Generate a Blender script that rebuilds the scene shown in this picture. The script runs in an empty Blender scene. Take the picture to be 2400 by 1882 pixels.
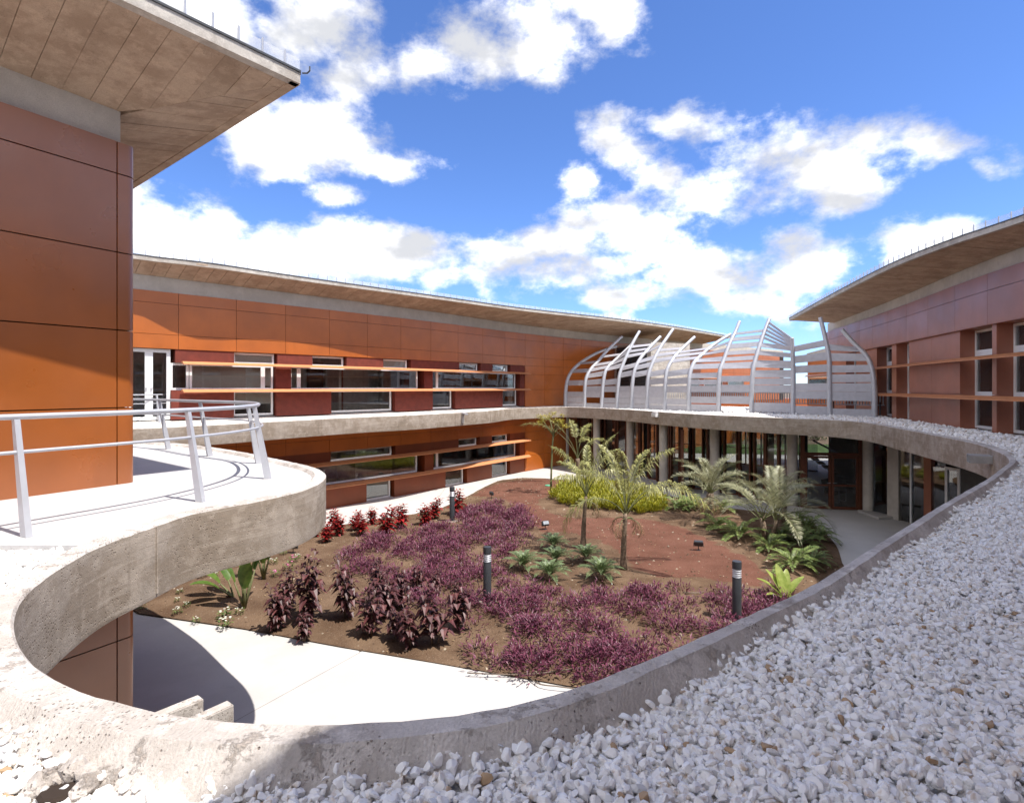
import bpy, bmesh, math, random
from math import radians as R, sin, cos, pi, hypot, atan2
from mathutils import Vector, Matrix, geometry
import numpy as np

random.seed(7)
S = bpy.context.scene
COL = S.collection
HC = 4.8            # camera above the garden, metres
FP = 1289.0         # focal length in pixels of the 2400 px wide photograph
SK = 1.11           # size of the terrace level, set from the camera height


def kz(z):
    return HC + (z - HC) * SK


def kp(pts):
    return [(p[0] * SK, p[1] * SK) for p in pts]

# ------------------------------------------------------------------ camera
cam = bpy.data.cameras.new('camera')
cam.sensor_width = 36.0
cam.lens = 36.0 * FP / 2400.0
cam.shift_y = -33.0 / 2400.0
cam.clip_start = 0.05
cam.clip_end = 3000
camo = bpy.data.objects.new('camera', cam)
COL.objects.link(camo)
camo.location = (0, 0, HC)
camo.rotation_euler = (R(90), 0, 0)
S.camera = camo

# ------------------------------------------------------------------ world
SUN = Vector((0.42, -0.26, 1.0)).normalized()
w = bpy.data.worlds.new('World')
S.world = w
w.use_nodes = True
NT = w.node_tree
for n in list(NT.nodes):
    NT.nodes.remove(n)


def nd(nt, t, **kw):
    n = nt.nodes.new(t)
    for k, v in kw.items():
        if k.startswith('i_'):
            n.inputs[k[2:].replace('_', ' ')].default_value = v
        elif k.startswith('n_'):
            n.inputs[int(k[2:])].default_value = v
        else:
            setattr(n, k, v)
    return n


def math_(nt, op, a, b=None, clamp=False):
    n = nd(nt, 'ShaderNodeMath', operation=op)
    n.use_clamp = clamp
    for i, x in enumerate((a, b)):
        if x is None:
            continue
        if isinstance(x, (int, float)):
            n.inputs[i].default_value = x
        else:
            nt.links.new(x, n.inputs[i])
    return n.outputs[0]


def mixc(nt, fac, a, b, blend='MIX'):
    n = nd(nt, 'ShaderNodeMix', data_type='RGBA', blend_type=blend)
    for sock, x in ((n.inputs[0], fac), (n.inputs[6], a), (n.inputs[7], b)):
        if isinstance(x, (int, float)):
            sock.default_value = x
        elif isinstance(x, (tuple, list)):
            sock.default_value = tuple(x) + ((1,) if len(x) == 3 else ())
        else:
            nt.links.new(x, sock)
    return n.outputs[2]


def build_sky():
    nt = NT
    L = nt.links.new
    sky = nd(nt, 'ShaderNodeTexSky', sky_type='NISHITA')
    sky.sun_disc = False
    sky.sun_elevation = math.asin(SUN.z)
    sky.sun_rotation = atan2(SUN.x, SUN.y)
    sky.altitude = 1500
    sky.air_density = 1.0
    sky.dust_density = 0.0
    sky.ozone_density = 3.0
    skyc = mixc(nt, 1.0, sky.outputs[0], SKY_TINT, 'MULTIPLY')
    tc = nd(nt, 'ShaderNodeTexCoord')
    sep = nd(nt, 'ShaderNodeSeparateXYZ')
    L(tc.outputs['Generated'], sep.inputs[0])
    yy = math_(nt, 'MAXIMUM', sep.outputs[1], 0.08)
    qx = math_(nt, 'DIVIDE', sep.outputs[0], yy)
    qz = math_(nt, 'DIVIDE', sep.outputs[2], yy)
    q = nd(nt, 'ShaderNodeCombineXYZ')
    L(qx, q.inputs[0])
    L(qz, q.inputs[1])
    # soft warp so the cloud banks are not ellipses
    wn = nd(nt, 'ShaderNodeTexNoise', i_Scale=5.0, i_Detail=2.0)
    L(q.outputs[0], wn.inputs['Vector'])
    ws = nd(nt, 'ShaderNodeVectorMath', operation='SUBTRACT')
    L(wn.outputs['Color'], ws.inputs[0])
    ws.inputs[1].default_value = (.5, .5, .5)
    wm = nd(nt, 'ShaderNodeVectorMath', operation='MULTIPLY_ADD')
    L(ws.outputs[0], wm.inputs[0])
    wm.inputs[1].default_value = (.12, .10, 0)
    L(q.outputs[0], wm.inputs[2])
    field = None
    for (px, py, rx, ry) in CLOUDS:
        k = 2400 / 2178.0
        cx, cz = (px * k - 1200) / FP, (908 - py * k) / FP
        a = nd(nt, 'ShaderNodeVectorMath', operation='SUBTRACT')
        L(wm.outputs[0], a.inputs[0])
        a.inputs[1].default_value = (cx, cz, 0)
        b = nd(nt, 'ShaderNodeVectorMath', operation='MULTIPLY')
        L(a.outputs[0], b.inputs[0])
        b.inputs[1].default_value = (FP / (rx * k), FP / (ry * k), 0)
        l = nd(nt, 'ShaderNodeVectorMath', operation='LENGTH')
        L(b.outputs[0], l.inputs[0])
        d = math_(nt, 'SUBTRACT', 1.0, l.outputs['Value'])
        field = d if field is None else math_(nt, 'SMOOTH_MAX', field, d)
        if field is not d:
            field.node.inputs[2].default_value = 0.25
    # the same kind of broken cumulus all round, where the banks above do not reach
    gn = nd(nt, 'ShaderNodeTexNoise', i_Scale=2.6, i_Detail=3.0)
    L(tc.outputs['Generated'], gn.inputs['Vector'])
    gen = math_(nt, 'MULTIPLY_ADD', gn.outputs['Fac'], 5.0)
    gen.node.inputs[2].default_value = -1.9
    front = nd(nt, 'ShaderNodeMapRange', interpolation_type='SMOOTHSTEP')
    front.inputs[1].default_value = 0.35
    front.inputs[2].default_value = 0.62
    L(sep.outputs[1], front.inputs[0])
    fm = nd(nt, 'ShaderNodeMix', data_type='FLOAT')
    L(front.outputs[0], fm.inputs[0])
    L(gen, fm.inputs[2])
    L(field, fm.inputs[3])
    fld = math_(nt, 'MAXIMUM', fm.outputs[0], -1.5)
    n1 = nd(nt, 'ShaderNodeTexNoise', i_Scale=8.0, i_Detail=10.0, i_Roughness=0.62)
    mp = nd(nt, 'ShaderNodeMapping')
    mp.inputs['Scale'].default_value = (1.0, 1.0, 1.5)
    L(tc.outputs['Generated'], mp.inputs[0])
    L(mp.outputs[0], n1.inputs['Vector'])
    nz = math_(nt, 'MULTIPLY_ADD', n1.outputs['Fac'], 4.0)
    nz.node.inputs[2].default_value = -2.08
    dens = math_(nt, 'ADD', fld, nz)
    cov = nd(nt, 'ShaderNodeMapRange', interpolation_type='SMOOTHSTEP')
    cov.inputs[1].default_value = -0.2
    cov.inputs[2].default_value = 0.92
    L(dens, cov.inputs[0])
    # thickness and grain give the grey bellies
    n2 = nd(nt, 'ShaderNodeTexNoise', i_Scale=6.0, i_Detail=6.0, i_Roughness=0.55)
    mp2 = nd(nt, 'ShaderNodeMapping')
    mp2.inputs['Location'].default_value = (.3, .1, .06)
    mp2.inputs['Scale'].default_value = (1.0, 1.0, 1.8)
    L(tc.outputs['Generated'], mp2.inputs[0])
    L(mp2.outputs[0], n2.inputs['Vector'])
    sh = nd(nt, 'ShaderNodeMapRange', interpolation_type='SMOOTHSTEP')
    sh.inputs[1].default_value = 0.37
    sh.inputs[2].default_value = 0.68
    L(n2.outputs['Fac'], sh.inputs[0])
    cc = mixc(nt, sh.outputs[0], CLOUD_GREY, CLOUD_WHITE)
    out = mixc(nt, cov.outputs[0], skyc, cc)
    bg = nd(nt, 'ShaderNodeBackground')
    bg.inputs['Strength'].default_value = SKY_STRENGTH
    L(out, bg.inputs['Color'])
    o = nd(nt, 'ShaderNodeOutputWorld')
    L(bg.outputs[0], o.inputs['Surface'])


SKY_STRENGTH = 0.13
SKY_TINT = (0.43, 0.535, 0.74)
CLOUD_WHITE = (7.6, 7.45, 7.25)
CLOUD_GREY = (2.35, 2.4, 2.55)
CLOUDS = [  # centre and radii of each bank of cloud (bearing, height) in degrees-like units
    (420, 40, 190, 110), (660, 60, 170, 120), (740, 160, 130, 120), (680, 250, 160, 110), (560, 320, 110, 80),
    (480, 170, 170, 120), (590, 365, 60, 40),
    (1000, 80, 180, 105), (1120, 110, 120, 70), (900, 130, 80, 70), (1310, 30, 90, 80),
    (840, 345, 95, 48), (330, 470, 150, 90), (430, 510, 120, 60), (690, 540, 180, 65), (850, 560, 190, 60),
    (950, 600, 100, 40), (560, 560, 120, 60),
    (1450, 240, 85, 50), (1310, 300, 120, 75), (1220, 380, 80, 55), (1400, 370, 50, 30),
    (1850, 310, 170, 70), (1660, 350, 170, 70), (1540, 425, 150, 65), (1780, 400, 130, 60), (1960, 310, 110, 55),
    (1160, 505, 140, 60), (1260, 460, 120, 50), (1340, 500, 110, 50), (1070, 540, 120, 45),
    (1200, 590, 120, 55), (1320, 630, 120, 36), (1500, 570, 200, 75), (1720, 585, 300, 85), (1960, 560, 220, 90),
    (1850, 640, 150, 45), (1600, 640, 140, 36), (250, 400, 120, 90),
    (715, 415, 70, 28), (2110, 330, 60, 40),
]
build_sky()

sl = bpy.data.lights.new('sun', 'SUN')
sl.energy = 2.7
sl.angle = R(0.5)
sl.color = (1.0, 0.955, 0.89)
so = bpy.data.objects.new('sun', sl)
COL.objects.link(so)
so.rotation_euler = (-SUN).to_track_quat('-Z', 'Y').to_euler()
so.location = (10, -8, 30)

S.view_settings.view_transform = 'Standard'
S.view_settings.look = 'None'
S.view_settings.gamma = 1
S.view_settings.exposure = 1.34
S.view_settings.use_curve_mapping = False
S.render.engine = 'CYCLES'
S.cycles.max_bounces = 8
S.cycles.transparent_max_bounces = 12
S.cycles.caustics_reflective = False
S.cycles.caustics_refractive = False
S.cycles.use_denoising = True


# ------------------------------------------------------------------ helpers
def gp(u, v, z=0.0):
    """the place on the level z that the photograph shows at pixel (u, v)"""
    Y = (HC - z) * FP / (v - 908.0)
    return Vector(((u - 1200.0) / FP * Y, Y, z))


def rp(u, v, z):
    Y = (z - HC) * FP / (908.0 - v)
    return Vector(((u - 1200.0) / FP * Y, Y, z))


def wloc(o):
    v = Vector((0, 0, 0))
    while o is not None:
        v += o.location
        o = o.parent
    return v


def tag(o, label=None, cat=None, group=None, kind=None):
    if label:
        o['label'] = label
    if cat:
        o['category'] = cat
    if group:
        o['group'] = group
    if kind:
        o['kind'] = kind
    return o


def empty(name, loc, label, cat, group=None, rz=0):
    o = bpy.data.objects.new(name, None)
    COL.objects.link(o)
    o.location = loc
    o.rotation_euler = (0, 0, rz)
    o.empty_display_size = .2
    return tag(o, label, cat, group)


def put(name, me, parent=None, loc=(0, 0, 0), rot=(0, 0, 0), sc=1.0):
    o = bpy.data.objects.new(name, me)
    COL.objects.link(o)
    o.parent = parent
    o.location = loc
    o.rotation_euler = rot
    o.scale = (sc, sc, sc) if isinstance(sc, (int, float)) else sc
    return o


def copy_tree(o, parent=None):
    c = o.copy()
    COL.objects.link(c)
    c.parent = parent
    for ch in o.children:
        copy_tree(ch, c)
    return c


class MB:
    def __init__(s):
        s.v = []
        s.f = []
        s.m = []
        s.uv = None

    def add(s, vs, fs, mi=0):
        b = len(s.v)
        s.v.extend([tuple(p) for p in vs])
        for f in fs:
            s.f.append(tuple(b + i for i in f))
            s.m.append(mi)

    def hexa(s, p, mi=0):
        """p: 4 bottom then 4 top points, counter-clockwise seen from above"""
        s.add(p, [(3, 2, 1, 0), (4, 5, 6, 7), (0, 1, 5, 4), (1, 2, 6, 5), (2, 3, 7, 6), (3, 0, 4, 7)], mi)

    def box(s, x0, x1, y0, y1, z0, z1, mi=0):
        s.hexa([(x0, y0, z0), (x1, y0, z0), (x1, y1, z0), (x0, y1, z0),
                (x0, y0, z1), (x1, y0, z1), (x1, y1, z1), (x0, y1, z1)], mi)

    def bar(s, a, b, wd, ht, up=(0, 0, 1), mi=0):
        a, b = Vector(a), Vector(b)
        d = (b - a).normalized()
        up = Vector(up)
        if abs(d.dot(up)) > .98:
            up = Vector((0, 1, 0))
        sd = d.cross(up).normalized()
        u2 = sd.cross(d).normalized()
        p = []
        for c in (a, b):
            for (i, j) in ((-1, -1), (1, -1), (1, 1), (-1, 1)):
                p.append(c + sd * (wd / 2 * i) + u2 * (ht / 2 * j))
        s.add(p, [(0, 1, 2, 3), (7, 6, 5, 4), (0, 4, 5, 1), (1, 5, 6, 2), (2, 6, 7, 3), (3, 7, 4, 0)], mi)

    def tube(s, pts, rad, seg=8, mi=0, caps=True):
        pts = [Vector(p) for p in pts]
        n = len(pts)
        rr = rad if isinstance(rad, (list, tuple)) else [rad] * n
        t0 = (pts[1] - pts[0]).normalized()
        ref = Vector((0, 0, 1)) if abs(t0.z) < .9 else Vector((1, 0, 0))
        sd = t0.cross(ref).normalized()
        vs = []
        for i, p in enumerate(pts):
            t = (pts[min(i + 1, n - 1)] - pts[max(i - 1, 0)]).normalized()
            sd = (sd - t * sd.dot(t)).normalized()
            up = t.cross(sd)
            for k in range(seg):
                a = 2 * pi * k / seg
                vs.append(p + (sd * cos(a) + up * sin(a)) * rr[i])
        fs = []
        for i in range(n - 1):
            for k in range(seg):
                k2 = (k + 1) % seg
                fs.append((i * seg + k, i * seg + k2, (i + 1) * seg + k2, (i + 1) * seg + k))
        if caps:
            fs.append(tuple(range(seg - 1, -1, -1)))
            fs.append(tuple((n - 1) * seg + k for k in range(seg)))
        s.add(vs, fs, mi)

    def lathe(s, prof, seg=16, c=(0, 0, 0), mi=0):
        vs = []
        for (r, z) in prof:
            for k in range(seg):
                a = 2 * pi * k / seg
                vs.append((c[0] + r * cos(a), c[1] + r * sin(a), c[2] + z))
        fs = []
        for i in range(len(prof) - 1):
            for k in range(seg):
                k2 = (k + 1) % seg
                fs.append((i * seg + k, i * seg + k2, (i + 1) * seg + k2, (i + 1) * seg + k))
        fs.append(tuple(range(seg - 1, -1, -1)))
        fs.append(tuple((len(prof) - 1) * seg + k for k in range(seg)))
        s.add(vs, fs, mi)

    def leaf(s, b, d, up, ln, wd, droop=.0, fold=.15, mi=0):
        b, d, up = Vector(b), Vector(d).normalized(), Vector(up)
        sd = d.cross(up)
        if sd.length < 1e-3:
            sd = d.cross(Vector((1, .3, 0)))
        sd.normalize()
        u2 = sd.cross(d)
        m = b + d * (ln * .45) + u2 * (ln * .02)
        t = b + d * (ln * (1 - .3 * abs(droop))) - Vector((0, 0, 1)) * (ln * droop)
        s.add([b, m + sd * wd * .5 + u2 * fold * wd, m, m - sd * wd * .5 + u2 * fold * wd, t],
              [(0, 1, 2), (0, 2, 3), (1, 4, 2), (2, 4, 3)], mi)

    def mesh(s, name, mats, smooth=False, org=(0, 0, 0)):
        me = bpy.data.meshes.new(name)
        o = Vector(org)
        me.from_pydata([(p[0] - o.x, p[1] - o.y, p[2] - o.z) for p in s.v], [], s.f)
        for m in (mats if isinstance(mats, (list, tuple)) else [mats]):
            me.materials.append(m)
        if max(s.m, default=0) > 0:
            me.polygons.foreach_set('material_index', s.m)
        if smooth:
            me.polygons.foreach_set('use_smooth', [True] * len(s.f))
        me.update()
        return me

    def build(s, name, mats, parent=None, smooth=False, bevel=0):
        me = s.mesh(name, mats, smooth, wloc(parent))
        if bevel:
            bm = bmesh.new()
            bm.from_mesh(me)
            bmesh.ops.bevel(bm, geom=[e for e in bm.edges], offset=bevel, segments=2, affect='EDGES', clamp_overlap=True)
            bm.to_mesh(me)
            bm.free()
        return put(name, me, parent)


def smooth_path(pts, closed=False, step=.25):
    """Catmull-Rom through points, resampled"""
    P = [Vector(p) for p in pts]
    n = len(P)
    out = []
    rng = range(n) if closed else range(n - 1)
    for i in rng:
        if closed:
            p0, p1, p2, p3 = P[(i - 1) % n], P[i], P[(i + 1) % n], P[(i + 2) % n]
        else:
            p0, p1, p2, p3 = P[max(i - 1, 0)], P[i], P[i + 1], P[min(i + 2, n - 1)]
        # centripetal
        def tj(ti, a, b):
            return ti + max((b - a).length, 1e-4) ** .5
        t0 = 0
        t1 = tj(t0, p0, p1) if (p1 - p0).length > 1e-6 else 1e-2
        t2 = tj(t1, p1, p2)
        t3 = tj(t2, p2, p3) if (p3 - p2).length > 1e-6 else t2 + 1e-2
        k = max(1, int(round((p2 - p1).length / step)))
        for j in range(k):
            t = t1 + (t2 - t1) * j / k
            A1 = p0 * ((t1 - t) / (t1 - t0)) + p1 * ((t - t0) / (t1 - t0))
            A2 = p1 * ((t2 - t) / (t2 - t1)) + p2 * ((t - t1) / (t2 - t1))
            A3 = p2 * ((t3 - t) / (t3 - t2)) + p3 * ((t - t2) / (t3 - t2))
            B1 = A1 * ((t2 - t) / (t2 - t0)) + A2 * ((t - t0) / (t2 - t0))
            B2 = A2 * ((t3 - t) / (t3 - t1)) + A3 * ((t - t1) / (t3 - t1))
            out.append(B1 * ((t2 - t) / (t2 - t1)) + B2 * ((t - t1) / (t2 - t1)))
    if not closed:
        out.append(P[-1])
    return out


class Path:
    """a plan line; side=+1: the courtyard lies to the right of travel"""
    def __init__(s, pts, side=1):
        s.p = [Vector((p[0], p[1])) for p in pts]
        s.c = [0.0]
        for a, b in zip(s.p, s.p[1:]):
            s.c.append(s.c[-1] + (b - a).length)
        s.L = s.c[-1]
        s.side = side

    def P(s, t):
        t = min(max(t, 0), s.L)
        for i in range(len(s.p) - 1):
            if t <= s.c[i + 1] or i == len(s.p) - 2:
                k = (t - s.c[i]) / max(s.c[i + 1] - s.c[i], 1e-9)
                return s.p[i].lerp(s.p[i + 1], k)

    def N(s, t):
        d = (s.P(t + .3) - s.P(t - .3)).normalized()
        return Vector((d.y, -d.x)) * s.side

    def Q(s, t, d=0.0):
        return s.P(t) + s.N(t) * d

    def s_of_u(s, u):
        k = (u - 1200.0) / FP
        best = None
        for i in range(len(s.p) - 1):
            a, b = s.p[i], s.p[i + 1]
            fa, fb = a.x - k * a.y, b.x - k * b.y
            if fa * fb <= 0 and a.y > 0:
                best = s.c[i] + (s.c[i + 1] - s.c[i]) * fa / (fa - fb)
                break
        return best

    def box(s, mb, s0, s1, z0, z1, d0, d1, mi=0, n=1):
        """a block along the line between offsets d0 (behind) and d1 (in front)"""
        for i in range(n):
            a, b = s0 + (s1 - s0) * i / n, s0 + (s1 - s0) * (i + 1) / n
            q = [s.Q(a, d1), s.Q(b, d1), s.Q(b, d0), s.Q(a, d0)]
            if s.side < 0:
                q = [q[1], q[0], q[3], q[2]]
            mb.hexa([(p.x, p.y, z0) for p in q] + [(p.x, p.y, z1) for p in q], mi)


def inside(poly, xs, ys):
    r = np.zeros(len(xs), bool)
    n = len(poly)
    j = n - 1
    for i in range(n):
        xi, yi, xj, yj = poly[i][0], poly[i][1], poly[j][0], poly[j][1]
        c = ((yi > ys) != (yj > ys)) & (xs < (xj - xi) * (ys - yi) / (yj - yi + 1e-12) + xi)
        r ^= c
        j = i
    return r


def sheet(name, loops, z, m, parent=None, kind=None, thick=0):
    """a level sheet (first loop outer, others holes)"""
    tris = geometry.tessellate_polygon([[Vector((p[0], p[1], 0)) for p in l] for l in loops])
    flat = [p for l in loops for p in l]
    mb = MB()
    fs = []
    for t in tris:
        a, b, c = [Vector((flat[i][0], flat[i][1])) for i in t]
        cr = (b - a).x * (c - a).y - (b - a).y * (c - a).x
        fs.append(t if cr > 0 else t[::-1])
    mb.add([(p[0], p[1], z) for p in flat], fs)
    if thick:
        n = len(flat)
        mb.add([(p[0], p[1], z - thick) for p in flat], [f[::-1] for f in fs])
        b = 0
        for l in loops:
            k = len(l)
            for i in range(k):
                j = (i + 1) % k
                mb.f.append((b + i, b + j, n + b + j, n + b + i))
                mb.m.append(0)
            b += k
    o = mb.build(name, m, parent)
    if thick:
        bm = bmesh.new()
        bm.from_mesh(o.data)
        bmesh.ops.recalc_face_normals(bm, faces=bm.faces)
        bm.to_mesh(o.data)
        bm.free()
    if kind:
        o['kind'] = kind
    return o


# ------------------------------------------------------------------ materials
def newmat(name):
    m = bpy.data.materials.new(name)
    m.use_nodes = True
    nt = m.node_tree
    b = nt.nodes['Principled BSDF']
    return m, nt, b


def pos(nt, scale=(1, 1, 1), obj=False):
    if obj:
        g = nd(nt, 'ShaderNodeTexCoord').outputs['Object']
    else:
        g = nd(nt, 'ShaderNodeNewGeometry').outputs['Position']
    mp = nd(nt, 'ShaderNodeMapping')
    mp.inputs['Scale'].default_value = scale
    nt.links.new(g, mp.inputs[0])
    return mp.outputs[0]


def noise(nt, vec, scale, detail=4, rough=.55):
    n = nd(nt, 'ShaderNodeTexNoise', i_Scale=scale, i_Detail=detail, i_Roughness=rough)
    nt.links.new(vec, n.inputs['Vector'])
    return n.outputs['Fac']


def ramp(nt, x, a, b, lo=0.0, hi=1.0):
    n = nd(nt, 'ShaderNodeMapRange', interpolation_type='SMOOTHSTEP')
    n.inputs[1].default_value = a
    n.inputs[2].default_value = b
    n.inputs[3].default_value = lo
    n.inputs[4].default_value = hi
    nt.links.new(x, n.inputs[0])
    return n.outputs[0]


def bump(nt, b, h, strength, dist=.01):
    n = nd(nt, 'ShaderNodeBump')
    n.inputs['Strength'].default_value = strength
    n.inputs['Distance'].default_value = dist
    nt.links.new(h, n.inputs['Height'])
    nt.links.new(n.outputs[0], b.inputs['Normal'])
    return n


def simple(name, c, rough=.5, metal=0.0, spec=.5, var=.12, scale=6, obj=False, rnd=0.0, bmp=0.0, bscale=80, bdist=.003):
    m, nt, b = newmat(name)
    v = pos(nt, obj=obj)
    f = noise(nt, v, scale, 5)
    lo = tuple(x * (1 - var) for x in c)
    hi = tuple(min(x * (1 + var), 1) for x in c)
    col = mixc(nt, ramp(nt, f, .3, .7), lo, hi)
    if rnd:
        oi = nd(nt, 'ShaderNodeObjectInfo')
        k = math_(nt, 'MULTIPLY_ADD', oi.outputs['Random'], 2 * rnd)
        k.node.inputs[2].default_value = 1 - rnd
        hs = nd(nt, 'ShaderNodeHueSaturation')
        nt.links.new(k, hs.inputs['Value'])
        nt.links.new(col, hs.inputs['Color'])
        col = hs.outputs[0]
    nt.links.new(col, b.inputs['Base Color'])
    b.inputs['Roughness'].default_value = rough
    b.inputs['Metallic'].default_value = metal
    b.inputs['Specular IOR Level'].default_value = spec
    if bmp:
        bump(nt, b, noise(nt, v, bscale, 3), bmp, bdist)
    return m


def concrete(name, c1, c2, dirt=(.13, .085, .05), pits=.5, streak=.5, pitscale=38, rnd=0.0, trowel=False, mottle=1.0, bstr=.55):
    """raw concrete: blotches, board streaks, run-off stains, blow holes and grit"""
    m, nt, b = newmat(name)
    v = pos(nt)
    a = noise(nt, v, 1.7, 8, .68)
    col = mixc(nt, ramp(nt, a, .40, .60), c1, c2)
    bl = noise(nt, v, 5.5, 9, .72)
    col = mixc(nt, ramp(nt, bl, .50, .60, 0, .65 * mottle), col, tuple(min(1, x * 1.42) for x in c2))
    bd = noise(nt, v, 3.1, 9, .72)
    col = mixc(nt, ramp(nt, bd, .53, .66, 0, .6 * mottle), col, tuple(x * .60 for x in c1))
    st2 = noise(nt, pos(nt, (.55, .55, 9.0)), 2.2, 7, .65)
    col = mixc(nt, ramp(nt, st2, .52, .68, 0, streak), col, tuple(min(1, x * 1.3) for x in c2))
    st3 = noise(nt, pos(nt, (.5, .5, 16.0)), 2.9, 5, .6)
    col = mixc(nt, ramp(nt, st3, .56, .66, 0, streak * .7), col, tuple(x * .62 for x in c1))
    st = noise(nt, pos(nt, (4.2, 4.2, .45)), 1.7, 6, .65)
    col = mixc(nt, ramp(nt, st, .56, .70, 0, streak * .55), col, tuple(x * .60 for x in c1))
    vo = nd(nt, 'ShaderNodeTexVoronoi', i_Scale=pitscale)
    nt.links.new(v, vo.inputs['Vector'])
    mask = ramp(nt, noise(nt, v, 3.1, 6, .65), .44, .62)
    pit = math_(nt, 'MULTIPLY', ramp(nt, vo.outputs['Distance'], .08, .30, 1, 0), mask)
    vo2 = nd(nt, 'ShaderNodeTexVoronoi', i_Scale=pitscale * .32)
    nt.links.new(v, vo2.inputs['Vector'])
    pit2 = math_(nt, 'MULTIPLY', ramp(nt, vo2.outputs['Distance'], .05, .11, 1, 0), ramp(nt, noise(nt, v, 9, 3), .5, .6))
    pit = math_(nt, 'MAXIMUM', pit, pit2)
    col = mixc(nt, math_(nt, 'MULTIPLY', pit, pits), col, dirt)
    fine = noise(nt, v, 95, 5, .75)
    col = mixc(nt, ramp(nt, fine, .35, .7, .0, .35), col, tuple(x * .55 for x in c1))
    h = math_(nt, 'SUBTRACT', math_(nt, 'ADD', math_(nt, 'MULTIPLY', fine, .45), math_(nt, 'ADD', a, math_(nt, 'MULTIPLY', bl, .6))), math_(nt, 'MULTIPLY', pit, 1.3))
    if trowel:
        wv = nd(nt, 'ShaderNodeTexWave', i_Scale=14.0, i_Distortion=26.0, i_Detail=4.0)
        wv.inputs['Detail Scale'].default_value = .45
        wv.inputs['Detail Roughness'].default_value = .55
        nt.links.new(v, wv.inputs['Vector'])
        h = math_(nt, 'ADD', h, math_(nt, 'MULTIPLY', wv.outputs['Fac'], .10))
        crust = ramp(nt, noise(nt, v, 6.5, 9, .75), .55, .64)
        col = mixc(nt, math_(nt, 'MULTIPLY', crust, .38), col, (.33, .25, .19))
        h = math_(nt, 'ADD', h, math_(nt, 'MULTIPLY', crust, .5))
    if rnd:
        oi = nd(nt, 'ShaderNodeObjectInfo')
        k = math_(nt, 'MULTIPLY_ADD', oi.outputs['Random'], 2 * rnd)
        k.node.inputs[2].default_value = 1 - rnd
        hs = nd(nt, 'ShaderNodeHueSaturation')
        nt.links.new(k, hs.inputs['Value'])
        nt.links.new(col, hs.inputs['Color'])
        col = hs.outputs[0]
    nt.links.new(col, b.inputs['Base Color'])
    b.inputs['Roughness'].default_value = .88
    b.inputs['Specular IOR Level'].default_value = .2
    bump(nt, b, h, bstr, .014)
    return m


def foliage(name, c1, c2, rough=.5, trans=.25, rnd=.15):
    m, nt, b = newmat(name)
    v = pos(nt)
    f = noise(nt, v, 9, 3)
    col = mixc(nt, ramp(nt, f, .3, .7), c1, c2)
    g = nd(nt, 'ShaderNodeNewGeometry')
    hs = nd(nt, 'ShaderNodeHueSaturation')
    k = math_(nt, 'MULTIPLY_ADD', g.outputs['Random Per Island'], .8)
    k.node.inputs[2].default_value = .6
    nt.links.new(k, hs.inputs['Value'])
    nt.links.new(col, hs.inputs['Color'])
    nt.links.new(hs.outputs[0], b.inputs['Base Color'])
    b.inputs['Roughness'].default_value = rough
    tr = nd(nt, 'ShaderNodeBsdfTranslucent')
    nt.links.new(hs.outputs[0], tr.inputs['Color'])
    mx = nd(nt, 'ShaderNodeMixShader')
    mx.inputs[0].default_value = trans
    nt.links.new(b.outputs[0], mx.inputs[1])
    nt.links.new(tr.outputs[0], mx.inputs[2])
    nt.links.new(mx.outputs[0], nt.nodes['Material Output'].inputs['Surface'])
    return m


def glass(name, tint, refl=.10, rough=.01):
    m, nt, b = newmat(name)
    nt.nodes.remove(b)
    t = nd(nt, 'ShaderNodeBsdfTransparent')
    t.inputs[0].default_value = tuple(tint) + (1,)
    g = nd(nt, 'ShaderNodeBsdfGlossy')
    g.inputs['Roughness'].default_value = rough
    g.inputs['Color'].default_value = (.95, .97, 1, 1)
    lw = nd(nt, 'ShaderNodeFresnel')
    lw.inputs[0].default_value = 1.52
    k = math_(nt, 'MULTIPLY_ADD', lw.outputs[0], .9, True)
    k.node.inputs[2].default_value = refl
    mx = nd(nt, 'ShaderNodeMixShader')
    nt.links.new(k, mx.inputs[0])
    nt.links.new(t.outputs[0], mx.inputs[1])
    nt.links.new(g.outputs[0], mx.inputs[2])
    nt.links.new(mx.outputs[0], nt.nodes['Material Output'].inputs['Surface'])
    return m


def panelmat(name, c, rough=.36, spec=.6, rnd=.06):
    m, nt, b = newmat(name)
    v = pos(nt)
    f = noise(nt, v, .9, 5, .6)
    col = mixc(nt, ramp(nt, f, .3, .7), tuple(x * .88 for x in c), tuple(x * 1.1 for x in c))
    st = noise(nt, pos(nt, (3, 3, .3)), 2.0, 3)
    col = mixc(nt, ramp(nt, st, .5, .75, 0, .12), col, tuple(x * .7 for x in c))
    oi = nd(nt, 'ShaderNodeObjectInfo')
    k = math_(nt, 'MULTIPLY_ADD', oi.outputs['Random'], 2 * rnd)
    k.node.inputs[2].default_value = 1 - rnd
    hs = nd(nt, 'ShaderNodeHueSaturation')
    nt.links.new(k, hs.inputs['Value'])
    nt.links.new(col, hs.inputs['Color'])
    nt.links.new(hs.outputs[0], b.inputs['Base Color'])
    b.inputs['Specular IOR Level'].default_value = spec
    rr = ramp(nt, noise(nt, v, 1.5, 4), .3, .7, rough - .03, rough + .05)
    nt.links.new(rr, b.inputs['Roughness'])
    bump(nt, b, noise(nt, v, .7, 1), .05, .02)
    return m


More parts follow.
